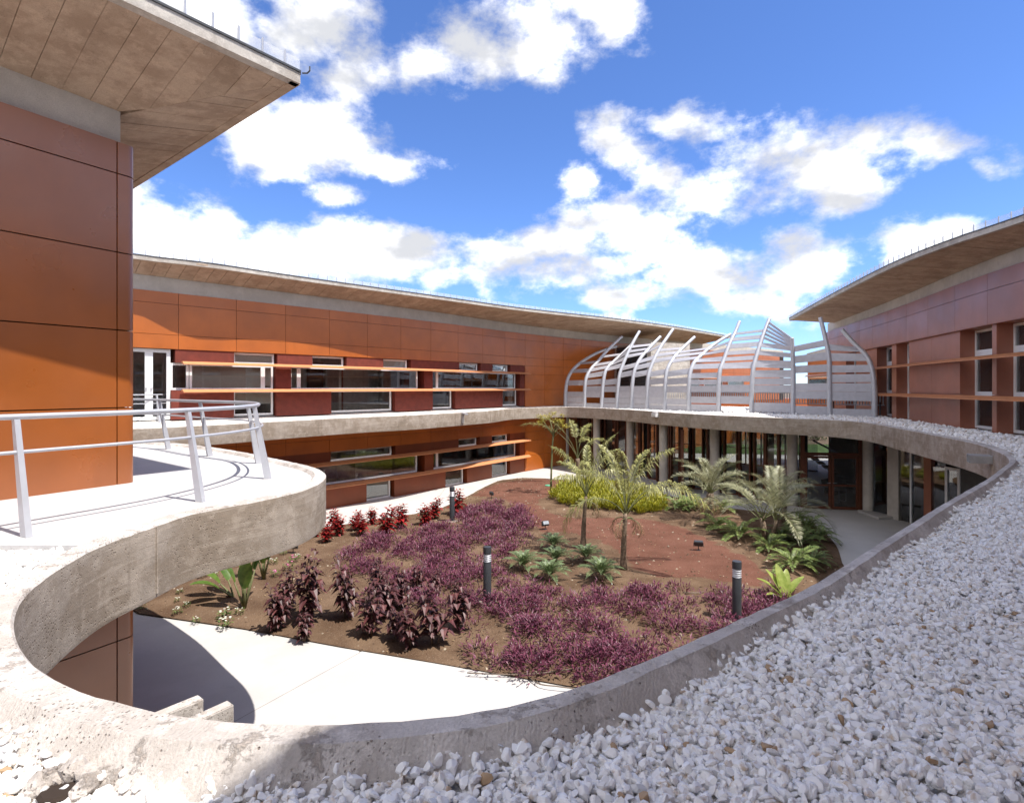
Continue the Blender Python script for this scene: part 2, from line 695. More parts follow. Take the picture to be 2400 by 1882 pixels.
M = {}
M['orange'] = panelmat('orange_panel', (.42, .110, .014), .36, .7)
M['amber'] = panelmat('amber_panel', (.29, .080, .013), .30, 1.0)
M['brown'] = panelmat('brown_panel', (.33, .118, .068), .34, .8)
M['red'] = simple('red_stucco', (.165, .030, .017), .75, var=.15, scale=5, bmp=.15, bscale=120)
M['rust'] = panelmat('rust_panel', (.20, .046, .014), .45, .5)
M['louvre'] = simple('louvre_paint', (.60, .25, .11), .45, var=.06)
M['backing'] = simple('joint_backing', (.03, .018, .012), .9)
M['concrete'] = concrete('ring_concrete', (.33, .268, .21), (.45, .385, .325), streak=.5, mottle=.55)
M['curb'] = concrete('curb_concrete', (.49, .44, .40), (.63, .585, .545), dirt=(.18, .12, .08), pits=.85, streak=.15, pitscale=60, trowel=True, mottle=.6, bstr=.8)
M['soffit'] = concrete('board_marked_concrete', (.40, .29, .21), (.52, .395, .295), pits=.2, streak=.22, rnd=.07, mottle=.4)
M['frieze'] = concrete('smooth_render', (.52, .475, .42), (.60, .55, .49), pits=.03, streak=.08, mottle=.15, bstr=.3)
M['fascia'] = concrete('roof_edge_concrete', (.42, .375, .33), (.55, .51, .46), pits=.4, streak=.3, mottle=.6)
M['white'] = simple('white_frame', (.80, .80, .80), .4, var=.03)
M['steel'] = simple('grey_painted_steel', (.50, .51, .55), .38, metal=.25, var=.05)
M['slat'] = simple('pale_metal_slat', (.44, .435, .47), .40, metal=.15, var=.06, rnd=.06)
M['dark'] = simple('anthracite_metal', (.045, .048, .055), .45)
M['lens'] = simple('lamp_glass', (.75, .75, .72), .25)
M['path'] = simple('pale_paving', (.54, .52, .50), .8, var=.045, scale=3, bmp=.25, bscale=90)
def paving(name, c):
    m, nt, b = newmat(name)
    v = pos(nt)
    col = mixc(nt, ramp(nt, noise(nt, v, .9, 6, .65), .35, .65), tuple(x * .90 for x in c), c)
    col = mixc(nt, ramp(nt, noise(nt, v, 70, 3, .8), .50, .72, 0, .45), col, tuple(x * .62 for x in c))
    st = ramp(nt, noise(nt, v, 2.3, 8, .75), .58, .72, 0, .35)
    col = mixc(nt, st, col, tuple(x * .72 for x in c))
    nt.links.new(col, b.inputs['Base Color'])
    b.inputs['Roughness'].default_value = .8
    b.inputs['Specular IOR Level'].default_value = .25
    bump(nt, b, noise(nt, v, 110, 3), .3, .003)
    return m


M['deck'] = simple('deck_paving', (.56, .56, .56), .8, var=.04, scale=4, bmp=.3, bscale=110)
M['path'] = paving('pale_paving', (.55, .525, .50))
M['deck'] = paving('deck_paving', (.56, .55, .545))
M['wood'] = simple('brown_timber_frame', (.13, .042, .02), .5, var=.15)
M['glass'] = glass('window_glass', (.92, .93, .92), .05)
M['foyer_glass'] = glass('foyer_glass', (.78, .80, .80), .03)
M['clear'], nt_, b_ = newmat('clear_upstand')
tr_ = nd(nt_, 'ShaderNodeBsdfTransparent')
df_ = nd(nt_, 'ShaderNodeBsdfDiffuse')
df_.inputs[0].default_value = (.8, .8, .8, 1)
mx_ = nd(nt_, 'ShaderNodeMixShader')
mx_.inputs[0].default_value = .22
nt_.links.new(tr_.outputs[0], mx_.inputs[1])
nt_.links.new(df_.outputs[0], mx_.inputs[2])
nt_.links.new(mx_.outputs[0], nt_.nodes['Material Output'].inputs['Surface'])
M['blind'] = simple('roller_blind', (.80, .74, .66), .8, var=.04)
M['inner'] = simple('interior_wall', (.60, .57, .53), .8)
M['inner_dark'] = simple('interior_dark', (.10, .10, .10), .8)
M['lawn'] = simple('lawn_green', (.045, .085, .014), .9, var=.35, scale=3, bmp=.6, bscale=60, bdist=.03)
M['earth'] = simple('bare_earth', (.16, .11, .075), .95, var=.25, scale=2)
M['hose'] = simple('hose_plastic', (.16, .12, .09), .5)
M['trunk'] = simple('palm_trunk', (.20, .145, .10), .9, var=.35, scale=18, bmp=.8, bscale=40, bdist=.01)
M['stem'] = simple('green_stem', (.16, .17, .07), .7, var=.2)
M['twig'] = simple('brown_twig', (.11, .07, .05), .8)
M['purple'] = foliage('purple_leaf', (.085, .018, .040), (.21, .055, .098), .45, .2)
M['burgundy'] = foliage('burgundy_leaf', (.060, .019, .022), (.135, .045, .044), .48, .15)
M['scarlet'] = foliage('scarlet_leaf', (.15, .008, .010), (.34, .022, .020), .35, .2)
M['yellowgreen'] = foliage('yellow_green_leaf', (.20, .22, .015), (.42, .38, .03), .5, .3)
M['cycad'] = foliage('cycad_leaf', (.10, .15, .06), (.20, .26, .12), .38, .15)
M['palm'] = foliage('palm_leaflet', (.24, .25, .07), (.46, .44, .17), .45, .25)
M['dry'] = foliage('dry_frond', (.26, .17, .08), (.40, .28, .15), .6, .15)
M['pindo'] = foliage('grey_palm_leaflet', (.24, .25, .13), (.44, .43, .28), .45, .2)
M['fern'] = foliage('fern_leaf', (.10, .15, .035), (.22, .27, .08), .42, .25)
M['broad'] = foliage('broad_leaf', (.07, .13, .022), (.13, .20, .04), .35, .25)
M['lime'] = foliage('lime_leaf', (.22, .29, .05), (.36, .42, .11), .42, .3)
M['umbel'] = foliage('yellow_tree_leaf', (.28, .25, .03), (.46, .38, .06), .5, .3)
M['petal_white'] = foliage('white_petal', (.75, .72, .62), (.85, .82, .75), .6, .2)
M['petal_pink'] = foliage('pink_petal', (.65, .12, .35), (.75, .25, .5), .6, .2)
M['green'] = foliage('small_green_leaf', (.08, .14, .03), (.16, .22, .06), .5, .2)
M['bush'] = foliage('bush_leaf', (.05, .085, .02), (.10, .14, .04), .5, .2)

# ==================================================================== THE LARGE STRUCTURE
ZR = kz(3.78)     # top of the concrete ring
ZB = kz(3.24)     # its underside
ZD = kz(3.75)     # walkway
hole_px = [(800, 1695), (870, 1692), (1017, 1681), (1127, 1666), (1238, 1646), (1348, 1613), (1494, 1553), (1641, 1490),
           (1751, 1439), (1861, 1391), (1971, 1328), (2048, 1278), (2123, 1233), (2198, 1186), (2257, 1153), (2314, 1121),
           (2347, 1096), (2366, 1081), (2356, 1066), (2335, 1056), (2287, 1039.5), (2198, 1021), (2108, 1004), (2018, 989), (1929, 983),
           (1839, 980), (1750, 976), (1660, 972), (1572, 967), (1448, 958.5), (1324, 953.8), (1262, 955.3), (1200, 957.5), (1148, 962.5),
           (1080, 966.5), (965, 973), (850, 977.5), (700, 985), (548, 993.5), (410, 1000.5), (322, 1004.5)]
hole_px2 = [(404, 1038), (551, 1056), (661, 1078), (734, 1094), (766, 1111), (757, 1126), (735, 1139), (698, 1152), (588, 1177),
            (441, 1203), (349, 1238), (257, 1266), (165, 1313), (110, 1348), (62, 1384), (33, 1425), (26, 1458), (33, 1491),
            (55, 1535), (88, 1570), (121, 1590), (191, 1620), (268, 1642), (323, 1656), (371, 1667), (459, 1684), (551, 1691),
            (661, 1695)]
hp = [gp(u, v, ZR) for u, v in hole_px]
hp += [Vector((p[0], p[1], ZR)) for p in kp([(-10.6, 12.9), (-11.1, 11.9), (-10.0, 11.0), (-8.2, 10.55)])]
hp += [gp(u, v, ZR) for u, v in hole_px2]
hole = smooth_path([Vector((p.x, p.y)) for p in hp], True, .10)
# even the hand-traced wobble out a little
for _ in range(8):
    hole = [(hole[i - 1] + hole[i] * 2 + hole[(i + 1) % len(hole)]) / 4 for i in range(len(hole))]
NH = len(hole)


def kerb_f(p):
    # the kerb is broad on the left and narrows where the chips bank up against it on the right
    if p.y > 9.5 * 1.0 and p.x < 10 or p.y > 12:
        return .85
    return float(np.interp(p.x, [-1.2, .5, 2.0], [.80, .50, .44])) if p.x > -1.2 else .80


def hole_off(d):
    out = []
    for i in range(NH):
        t = (hole[(i + 2) % NH] - hole[i - 2]).normalized()
        out.append(hole[i] + Vector((t.y, -t.x)) * d * (kerb_f(hole[i]) if d > .02 else 1))   # outward: the hole runs counter-clockwise
    return out


area = sum(hole[i].x * hole[(i + 1) % NH].y - hole[(i + 1) % NH].x * hole[i].y for i in range(NH))
if area < 0:
    hole.reverse()
hole_in = [(p.x, p.y) for p in hole_off(.27)]

# plan lines of the wings
W = Path(smooth_path([(-16, 12.4), (-11.6, 17.25), (-7.3, 21.7), (-3.2, 26.35), (.67, 31.3), (6.6, 37.3), (20, 48.5), (27, 54.4)], step=.5), 1)
RW = Path(smooth_path(kp([(17.2, 32.2), (15.9, 28.0), (14.0, 21.3), (13.1, 18.3), (12.0, 14.9), (11.2, 12.0), (10.7, 9.2), (9.0, 5.0), (4.2, -1.2), (-4, -8.5)]), step=.5), 1)

slab_out = [(-19, -10.5), (-5.0, -10.0)] + [(p.x, p.y) for p in [RW.Q(t, -.45) for t in np.linspace(RW.L, RW.s_of_u(1938), 22)]] \
    + [(18.0, 31.3), (12.8, 36.6), (8.6, 39.2)] + [(p.x, p.y) for p in [W.Q(t, -.3) for t in np.linspace(W.s_of_u(1450), 0, 20)]] + [(-19, 11)]

# ---- ground
gnd = sheet('ground', [[(-500, -500), (500, -500), (500, 900), (-500, 900)]], -.03, M['earth'], kind='structure')

# near bed edge runs straight across the paving; a dry joint crosses it
bed_px = [(325, 1440), (573, 1476), (800, 1518), (1017, 1554), (1348, 1613)]
bed_far = [(749, 1238), (889, 1218), (1017, 1196), (1089, 1167), (1135, 1142.5), (1177, 1126), (1232, 1121), (1328, 1126), (1400, 1133),
           (1525, 1154), (1610, 1172), (1700, 1190), (1780, 1200), (1850, 1212), (1912, 1236), (1944, 1260), (1965, 1290), (1974, 1320)]
bed_pts = [gp(u, v) for u, v in bed_px] + [Vector((2.4, 8.45, 0)), Vector((4.6, 9.3, 0)), Vector((7.0, 11.9, 0)), Vector((8.4, 13.6, 0))] \
    + [gp(u, v) for u, v in bed_far[::-1]] + [Vector((-8.6, 17.4, 0)), Vector((-9.7, 15.2, 0)), Vector((-9.6, 12.9, 0))]
k0 = len(bed_px)
bed = [Vector((p.x, p.y)) for p in bed_pts[:k0 - 1]] + smooth_path([Vector((p.x, p.y)) for p in bed_pts[k0 - 1:]], False, .5)
bedxy = [(p.x, p.y) for p in bed]

j1, j2 = Vector((-4.75, 6.65)), Vector((-2.76, 9.96))
jd = (j2 - j1).normalized()
jn = Vector((jd.y, -jd.x))
lft = [(-22, -9), tuple(j1 - jd * 19 - jn * .004), tuple(j2 - jn * .004), (-3.2, 12.5), (-3.2, 33), (-22, 33)]
rgt = [tuple(j1 - jd * 19 + jn * .004), (24, -9), (24, 40), (-3.192, 40), (-3.192, 12.5), tuple(j2 + jn * .004)]
sheet('path', [lft], 0.0, M['path'], kind='structure')
sheet('path', [rgt], 0.0, M['path'], kind='structure')


# ---- soil bed: gently mounded earth, with a red cinder area of its own outline
def bed_h(x, y):
    d = min((Vector((x, y)) - geometry.intersect_point_line(Vector((x, y, 0)), Vector((*bedxy[i], 0)), Vector((*bedxy[(i + 1) % len(bedxy)], 0)))[0].xy).length
            if 0 <= geometry.intersect_point_line(Vector((x, y, 0)), Vector((*bedxy[i], 0)), Vector((*bedxy[(i + 1) % len(bedxy)], 0)))[1] <= 1
            else (Vector((x, y)) - Vector(bedxy[i])).length for i in range(len(bedxy)))
    return .02 + .16 * (1 - math.exp(-d / 1.1)) + .02 * sin(x * 1.7 + y * .6) * min(d, 1)


red_px = [(1110, 1166), (1165, 1138), (1240, 1128), (1330, 1132), (1310, 1165), (1262, 1180), (1260, 1195), (1330, 1225), (1420, 1225), (1500, 1228),
          (1560, 1240), (1620, 1260), (1700, 1300), (1760, 1330), (1800, 1360), (1780, 1385), (1640, 1368), (1560, 1372), (1490, 1352), (1440, 1300),
          (1330, 1262), (1280, 1262), (1250, 1240), (1210, 1200), (1160, 1172)]
red_poly = [(p.x, p.y) for p in smooth_path([gp(u, v).xy for u, v in red_px], True, .4)]


def make_bed():
    xs, ys = np.meshgrid(np.arange(-10, 11.5, .22), np.arange(8, 30, .22))
    xs, ys = xs.ravel(), ys.ravel()
    rs = np.random.RandomState(3)
    xs = xs + rs.uniform(-.06, .06, len(xs))
    ys = ys + rs.uniform(-.06, .06, len(ys))
    k = inside(bedxy, xs, ys)
    pts = [Vector((a, b)) for a, b in zip(xs[k], ys[k])]
    n = len(bed)
    vs, es, fs, _, _, _ = geometry.delaunay_2d_cdt(bed + pts, [(i, (i + 1) % n) for i in range(n)], [list(range(n))], 1, 1e-5)
    rin = inside(red_poly, np.array([p.x for p in vs]), np.array([p.y for p in vs]))
    H = {}
    mb = MB()
    mb.add([(p.x, p.y, bed_h(p.x, p.y) + rs.uniform(-.008, .012)) for p in vs], fs)
    m, nt, b = newmat('garden_soil')
    at_ = nd(nt, 'ShaderNodeAttribute')
    at_.attribute_name = 'cinder'
    v = pos(nt)
    n1 = noise(nt, v, 1.3, 6, .6)
    soil = mixc(nt, ramp(nt, n1, .32, .68), (.115, .068, .042), (.20, .13, .083))
    gr = noise(nt, v, 55, 3, .7)
    soil = mixc(nt, ramp(nt, gr, .55, .75, 0, .55), soil, (.36, .29, .21))
    red = mixc(nt, ramp(nt, n1, .3, .7), (.135, .060, .041), (.19, .088, .062))
    red = mixc(nt, ramp(nt, gr, .5, .75, 0, .4), red, (.26, .14, .10))
    mk = math_(nt, 'ADD', at_.outputs['Fac'], math_(nt, 'MULTIPLY_ADD', noise(nt, v, 3.5, 5, .65), 1.4))
    mk.node.inputs[1].links[0].from_node.inputs[2].default_value = -.7
    col = mixc(nt, ramp(nt, mk, .3, .75), soil, red)
    peb = nd(nt, 'ShaderNodeTexVoronoi', i_Scale=16)
    nt.links.new(v, peb.inputs['Vector'])
    col = mixc(nt, ramp(nt, peb.outputs['Distance'], .05, .16, .5, 0), col, (.45, .38, .30))
    nt.links.new(col, b.inputs['Base Color'])
    b.inputs['Roughness'].default_value = .95
    b.inputs['Specular IOR Level'].default_value = .1
    bump(nt, b, math_(nt, 'ADD', gr, math_(nt, 'MULTIPLY', noise(nt, v, 14, 4), 1.2)), .9, .03)
    o = mb.build('garden_bed', m, None, True)
    a = o.data.attributes.new('cinder', 'FLOAT', 'POINT')
    a.data.foreach_set('value', rin.astype(np.float32))
    o['kind'] = 'structure'
    return o


make_bed()


def gz(x, y):
    return bed_h(x, y)


def ongarden(u, v):
    p = gp(u, v, .15)
    return Vector((p.x, p.y, gz(p.x, p.y)))


# ---- the terrace slab with its free-form opening, the concrete ring round it
sl_o = sheet('terrace_slab', [slab_out, hole_in], ZD - .07, M['concrete'], kind='structure', thick=.36)

ring = MB()
prof = [(0.008, ZB), (0, ZB + .03), (0, ZR - .014), (.012, ZR), (.17, ZR + .004), (.185, ZR - .008), (.34, ZD - .075), (.34, ZD - .3), (.31, ZB)]
rows = []
rs = np.random.RandomState(11)
for (d, z) in prof:
    ring_pts = hole_off(d)
    rows.append([(p.x, p.y, z + (rs.uniform(-.003, .003) if z > ZR - .03 else 0)) for p in ring_pts])
vs = [p for r_ in rows for p in r_]
fs = []
for a in range(len(prof)):
    b_ = (a + 1) % len(prof)
    for i in range(NH):
        j = (i + 1) % NH
        fs.append((a * NH + i, b_ * NH + i, b_ * NH + j, a * NH + j))
ring.add(vs, fs, 0)
ring.m = [1 if a in (2, 3, 4, 5) else 0 for a in range(len(prof)) for i in range(NH)]
ro = ring.build('ring_beam', [M['concrete'], M['curb']], None, True)
bm = bmesh.new()
bm.from_mesh(ro.data)
bmesh.ops.recalc_face_normals(bm, faces=bm.faces)
bm.to_mesh(ro.data)
bm.free()
ro.data.set_sharp_from_angle(angle=R(28))
tag(ro, 'winding raw concrete ring beam edging the free-form opening over the garden', 'parapet')

# raised seams where the formwork boards met
acc = 0.0
for i in range(NH):
    acc += (hole[i] - hole[i - 1]).length
    if acc > 2.9:
        acc = random.uniform(-.5, .4)
        t_ = (hole[(i + 1) % NH] - hole[i - 1]).normalized()
        n_ = Vector((-t_.y, t_.x))
        c_ = hole[i] + n_ * .002
        mb = MB()
        mb.bar((c_.x, c_.y, ZB + .035), (c_.x, c_.y, ZR - .02), .016, .012, (n_.x, n_.y, 0))
        mb.build('formwork_seam', M['concrete'], ro)


def hole_index(u, lo=0, hi=None, near=True):
    best, bi = 1e9, 0
    for i, p in enumerate(hole):
        if p.y < .5:
            continue
        uu = 1200 + FP * p.x / p.y
        ok = (p.y < 9) if near else (p.y > 9)
        if ok and abs(uu - u) < best:
            best, bi = abs(uu - u), i
    return bi


# ---- walkway deck
deck_edge = [(p.x, p.y) for p in hole_off(.19)]


def deck_poly():
    # follow the curb from the near end of the deck, round the nose, to the far side
    pts = hole_off(.185)
    sel = [i for i, p in enumerate(pts) if p.x < -1.9 * SK and 3.66 * SK < p.y < 10.7 * SK and (p.x > -8.3 * SK)]
    # longest contiguous run
    runs, cur = [], []
    for i in range(NH * 2):
        k = i % NH
        if k in set(sel):
            if len(cur) >= NH:
                break
            cur.append(k)
        else:
            if cur:
                runs.append(cur)
            cur = []
    if cur:
        runs.append(cur)
    run = max(runs, key=len)
    poly = [(pts[k].x, pts[k].y) for k in run]
    if poly[0][1] < poly[-1][1]:
        poly = poly[::-1]
    return poly


dk = deck_poly()            # from the far side to the near end
deck = dk + kp([(-9.5, 3.66), (-15, 5), (-16.5, 10.5), (-12.6, 13.4), (-11.6, 12.6), (-11.4, 11.0)])
sheet('walkway', [deck], ZD, M['deck'], kind='structure', thick=.07)

# ==================================================================== GRAVEL
def gravel():
    stones = bpy.data.collections.new('stone_kinds')
    m, nt, b = newmat('white_marble_chip')
    oi = nd(nt, 'ShaderNodeObjectInfo')
    v = pos(nt)
    col = mixc(nt, ramp(nt, oi.outputs['Random'], .0, 1.0), (.80, .785, .77), (.90, .895, .89))
    tanm = nd(nt, 'ShaderNodeMath', operation='FRACT')
    k = math_(nt, 'MULTIPLY', oi.outputs['Random'], 37.3)
    nt.links.new(k, tanm.inputs[0])
    n1 = noise(nt, v, 28, 4)
    stain = math_(nt, 'MULTIPLY', ramp(nt, n1, .50, .68), ramp(nt, tanm.outputs[0], .35, .85))
    col = mixc(nt, math_(nt, 'MULTIPLY', stain, .75), col, (.52, .36, .21))
    col = mixc(nt, ramp(nt, tanm.outputs[0], .986, .99), col, (.40, .27, .16))
    col = mixc(nt, ramp(nt, tanm.outputs[0], .03, .02, 0, .5), col, (.45, .47, .52))
    nt.links.new(col, b.inputs['Base Color'])
    b.inputs['Roughness'].default_value = .6
    b.inputs['Subsurface Weight'].default_value = 0
    bump(nt, b, noise(nt, v, 90, 3), .35, .004)
    rs = np.random.RandomState(5)
    for i in range(9):
        bm = bmesh.new()
        bmesh.ops.create_icosphere(bm, subdivisions=2, radius=.5)
        # knock flat facets off, as crushed marble has
        for _ in range(13):
            n = Vector(rs.normal(size=3)).normalized()
            h = rs.uniform(.22, .40)
            for vv in bm.verts:
                d = vv.co.dot(n)
                if d > h:
                    vv.co -= n * (d - h)
        sc = Vector((rs.uniform(.95, 1.35), rs.uniform(.75, 1.0), rs.uniform(.55, .85)))
        for vv in bm.verts:
            vv.co = Vector((vv.co.x * sc.x, vv.co.y * sc.y, vv.co.z * sc.z))
        me = bpy.data.meshes.new('stone')
        bm.to_mesh(me)
        bm.free()
        me.materials.append(m)
        me.polygons.foreach_set('use_smooth', [True] * len(me.polygons))
        me.set_sharp_from_angle(angle=R(16))
        ob = bpy.data.objects.new('stone', me)
        stones.objects.link(ob)

    ng = bpy.data.node_groups.new('scatter_stones', 'GeometryNodeTree')
    ng.interface.new_socket('Geometry', in_out='INPUT', socket_type='NodeSocketGeometry')
    ng.interface.new_socket('Geometry', in_out='OUTPUT', socket_type='NodeSocketGeometry')
    gi, go = nd(ng, 'NodeGroupInput'), nd(ng, 'NodeGroupOutput')
    ci = nd(ng, 'GeometryNodeCollectionInfo')
    ci.inputs['Collection'].default_value = stones
    ci.inputs['Separate Children'].default_value = True
    ci.inputs['Reset Children'].default_value = True
    ip = nd(ng, 'GeometryNodeInstanceOnPoints')
    ip.inputs['Pick Instance'].default_value = True
    ar = nd(ng, 'GeometryNodeInputNamedAttribute', data_type='FLOAT_VECTOR')
    ar.inputs[0].default_value = 'rot'
    asz = nd(ng, 'GeometryNodeInputNamedAttribute', data_type='FLOAT')
    asz.inputs[0].default_value = 'siz'
    e2r = nd(ng, 'FunctionNodeEulerToRotation')
    ng.links.new(ar.outputs[0], e2r.inputs[0])
    ng.links.new(gi.outputs[0], ip.inputs['Points'])
    ng.links.new(ci.outputs[0], ip.inputs['Instance'])
    ng.links.new(e2r.outputs[0], ip.inputs['Rotation'])
    ng.links.new(asz.outputs[0], ip.inputs['Scale'])
    ng.links.new(ip.outputs[0], go.inputs[0])

    base = simple('white_gravel_bed', (.72, .68, .62), .9, var=.25, scale=30, bmp=1.0, bscale=45, bdist=.03)
    curb_out = [(p.x, p.y) for p in hole_off(.30)]
    curb_in = [(p.x, p.y) for p in hole_off(.20)]
    tower = kp([(-6.6, 2.0), (-4.1, 6.0), (-8.5, 8.8), (-11, 5)])
    # the bed under the chips: everything outside the ring that is not walkway
    bed_o = sheet('gravel_bed', [slab_out, curb_out], ZD - .064, base, kind='structure')

    def scatter(name, zone, rules, label, zfun=None):
        P, RR, SS = [], [], []
        rs = np.random.RandomState(len(label))
        x0, x1 = min(p[0] for p in zone), max(p[0] for p in zone)
        y0, y1 = min(p[1] for p in zone), max(p[1] for p in zone)
        for (r0, r1, dens, s0, s1, layer) in rules:
            n = int((x1 - x0) * (y1 - y0) * dens)
            xs, ys = rs.uniform(x0, x1, n), rs.uniform(y0, y1, n)
            d = np.hypot(xs, ys)
            k = (d >= r0) & (d < r1)
            # keep to what the camera and a step aside can see
            k &= (np.abs(xs) < 1.12 * ys + 1.6)
            xs, ys = xs[k], ys[k]
            k = inside(zone, xs, ys) & ~inside(curb_in, xs, ys) & ~inside(deck, xs, ys) & ~inside(tower, xs, ys)
            xs, ys = xs[k], ys[k]
            # a few only lie up against the sloping kerb
            inb = inside(curb_out, xs, ys)
            keep = ~inb | (rs.uniform(size=len(xs)) < .35)
            xs, ys, inb = xs[keep], ys[keep], inb[keep]
            sz = np.clip(rs.lognormal(math.log((s0 + s1) / 2), .42, len(xs)), s0 * .85, s1 * 1.12)
            hump = .012 * np.sin(xs * 3.1 + ys * 1.3) + .010 * np.sin(xs * 1.1 - ys * 4.2)
            z = ZD - .064 + layer + sz * .22 + hump + rs.uniform(-.006, .012, len(xs)) + np.where(inb, .02, 0)
            P.append(np.stack([xs, ys, z], 1))
            e = rs.uniform(0, 2 * pi, (len(xs), 3))
            e[:, :2] = rs.normal(0, .55, (len(xs), 2))
            RR.append(e)
            SS.append(sz)
        P, RR, SS = np.concatenate(P), np.concatenate(RR), np.concatenate(SS)
        me = bpy.data.meshes.new(name)
        me.vertices.add(len(P))
        me.vertices.foreach_set('co', P.astype(np.float32).ravel())
        a = me.attributes.new('rot', 'FLOAT_VECTOR', 'POINT')
        a.data.foreach_set('vector', RR.astype(np.float32).ravel())
        a = me.attributes.new('siz', 'FLOAT', 'POINT')
        a.data.foreach_set('value', SS.astype(np.float32))
        me.materials.append(m)
        o = put(name, me)
        md = o.modifiers.new('scatter', 'NODES')
        md.node_group = ng
        tag(o, label, 'gravel', None, 'stuff')
        print(name, len(P))
        return o

    zone_main = [(-2.6, .4), (-.2, .2), (10.4, 6.1)] + [(p.x, p.y) for p in [RW.Q(t, .05) for t in np.linspace(RW.s_of_u(2400) + 4, RW.s_of_u(1938), 12)]] \
        + [(17.4, 31.2), (7.6, 37.6)] + [(p.x, p.y) for p in [W.Q(t, .05) for t in np.linspace(W.s_of_u(1440), W.s_of_u(330), 14)]] + [(-10.5, 14.9), (-7, 15), (0, 19)]
    zone_main = [(-2.8, .3), (10.6, .3)] + zone_main[2:]
    rules = [(0, 4.4, 2700, .020, .050, .0), (0, 4.4, 1900, .018, .046, .015), (4.4, 8.8, 1700, .025, .050, .0), (4.4, 8.8, 1100, .025, .047, .014),
             (8.5, 16, 420, .045, .08, .004), (16, 42, 110, .07, .12, .0)]
    scatter('gravel', zone_main, rules, 'white marble chip gravel covering the terrace roof beyond the curb')
    zone_l = [(-9, .3), (-1.2, .3), (-1.2, 1.5), (-2.3, 3.8), (-9, 3.8)]
    # the strip of chips left of the opening
    scatter('gravel', [(-9.5, .6), (-2.85, .6), (-2.4, 4.3), (-9.5, 4.3)], [(0, 12, 2000, .022, .052, .0), (0, 12, 1300, .022, .048, .015)],
            'white gravel patch between the curb and the end of the walkway')


gravel()

# ==================================================================== BUILDINGS
def window(root, path, s0, s1, z0, z1, d, fr=.07, blind=None, name='window', label=None, pane='glass'):
    mb = MB()
    if s1 < s0:
        s0, s1 = s1, s0
    n = max(1, int((s1 - s0) / 1.2))
    path.box(mb, s0, s1, z0, z0 + fr, d - .04, d + .03, n=n)
    path.box(mb, s0, s1, z1 - fr, z1, d - .04, d + .03, n=n)
    path.box(mb, s0, s0 + fr, z0 + fr, z1 - fr, d - .04, d + .03)
    path.box(mb, s1 - fr, s1, z0 + fr, z1 - fr, d - .04, d + .03)
    o = mb.build(name, M['white'], root)
    if label:
        o['label'] = label
    g = MB()
    path.box(g, s0 + fr, s1 - fr, z0 + fr, z1 - fr, d - .012, d, n=n)
    g.build('pane', M[pane], o)
    if blind:
        b = MB()
        zb = z1 - fr - (z1 - z0 - 2 * fr) * blind
        path.box(b, s0 + fr, s1 - fr, zb, z1 - fr, d - .034, d - .028, n=n)
        b.build('blind', M['blind'], o)
    return o


def panels(root, path, cuts, rows, d0, d1, m, name='facade_panel', gap=.012):
    for (a, b) in zip(cuts, cuts[1:]):
        if abs(b - a) < .05:
            continue
        n = max(1, int(abs(b - a) / 1.0))
        for (z0, z1) in rows:
            mb = MB()
            path.box(mb, min(a, b) + gap / 2, max(a, b) - gap / 2, z0 + gap / 2, z1 - gap / 2, d0, d1, n=n)
            mb.build(name, m, root)


def block(root, path, s0, s1, z0, z1, d0, d1, m, name, label=None):
    mb = MB()
    path.box(mb, min(s0, s1), max(s0, s1), z0, z1, d0, d1, n=max(1, int(abs(s1 - s0) / 1.5)))
    o = mb.build(name, m, root)
    if label:
        o['label'] = label
    return o


def louvre(root, path, s0, s1, z, d=.02, depth=.42, label=None):
    """a long sun blade with a thin leading edge, bowed like an aerofoil"""
    mb = MB()
    n = max(2, int((s1 - s0) / .9))
    prof = [(d, z), (d + .03, z + .07), (d + depth * .5, z + .075), (d + depth, z - .012), (d + depth, z - .034), (d + depth * .5, z - .01)]
    vs, fs = [], []
    for i in range(n + 1):
        t = s0 + (s1 - s0) * i / n
        sc = 1.0
        if i in (0, n):
            sc = .75
        for (dd, zz) in prof:
            q = path.Q(t, d + (dd - d) * sc)
            vs.append((q.x, q.y, zz))
    k = len(prof)
    for i in range(n):
        for j in range(k):
            j2 = (j + 1) % k
            fs.append((i * k + j, (i + 1) * k + j, (i + 1) * k + j2, i * k + j2))
    fs.append(tuple(range(k)))
    fs.append(tuple(n * k + j for j in range(k - 1, -1, -1)))
    mb.add(vs, fs)
    o = mb.build('sun_louvre', M['louvre'], root)
    return o


def roof(root, E, I, ze, zi, board, back, post_gap, pmax=120, prange=(0, 1)):
    """E: eaves line, I(p): wall point under it; soffit of board-marked strips, edge, gutter and clear upstand"""
    n = int(E.L / board)
    for i in range(n):
        a, b = E.L * i / n, E.L * (i + 1) / n
        e0, e1 = E.P(a + .006), E.P(b - .006)
        i0, i1 = I(e0), I(e1)
        dz = random.uniform(0, .009)
        mb = MB()
        mb.hexa([(e0.x, e0.y, ze + dz), (e1.x, e1.y, ze + dz), (i1.x, i1.y, zi + dz), (i0.x, i0.y, zi + dz),
                 (e0.x, e0.y, ze + .06), (e1.x, e1.y, ze + .06), (i1.x, i1.y, zi + .06), (i0.x, i0.y, zi + .06)])
        o = mb.build('soffit_board', M['soffit'], root)
        bm = bmesh.new()
        bm.from_mesh(o.data)
        bmesh.ops.recalc_face_normals(bm, faces=bm.faces)
        bm.to_mesh(o.data)
        bm.free()


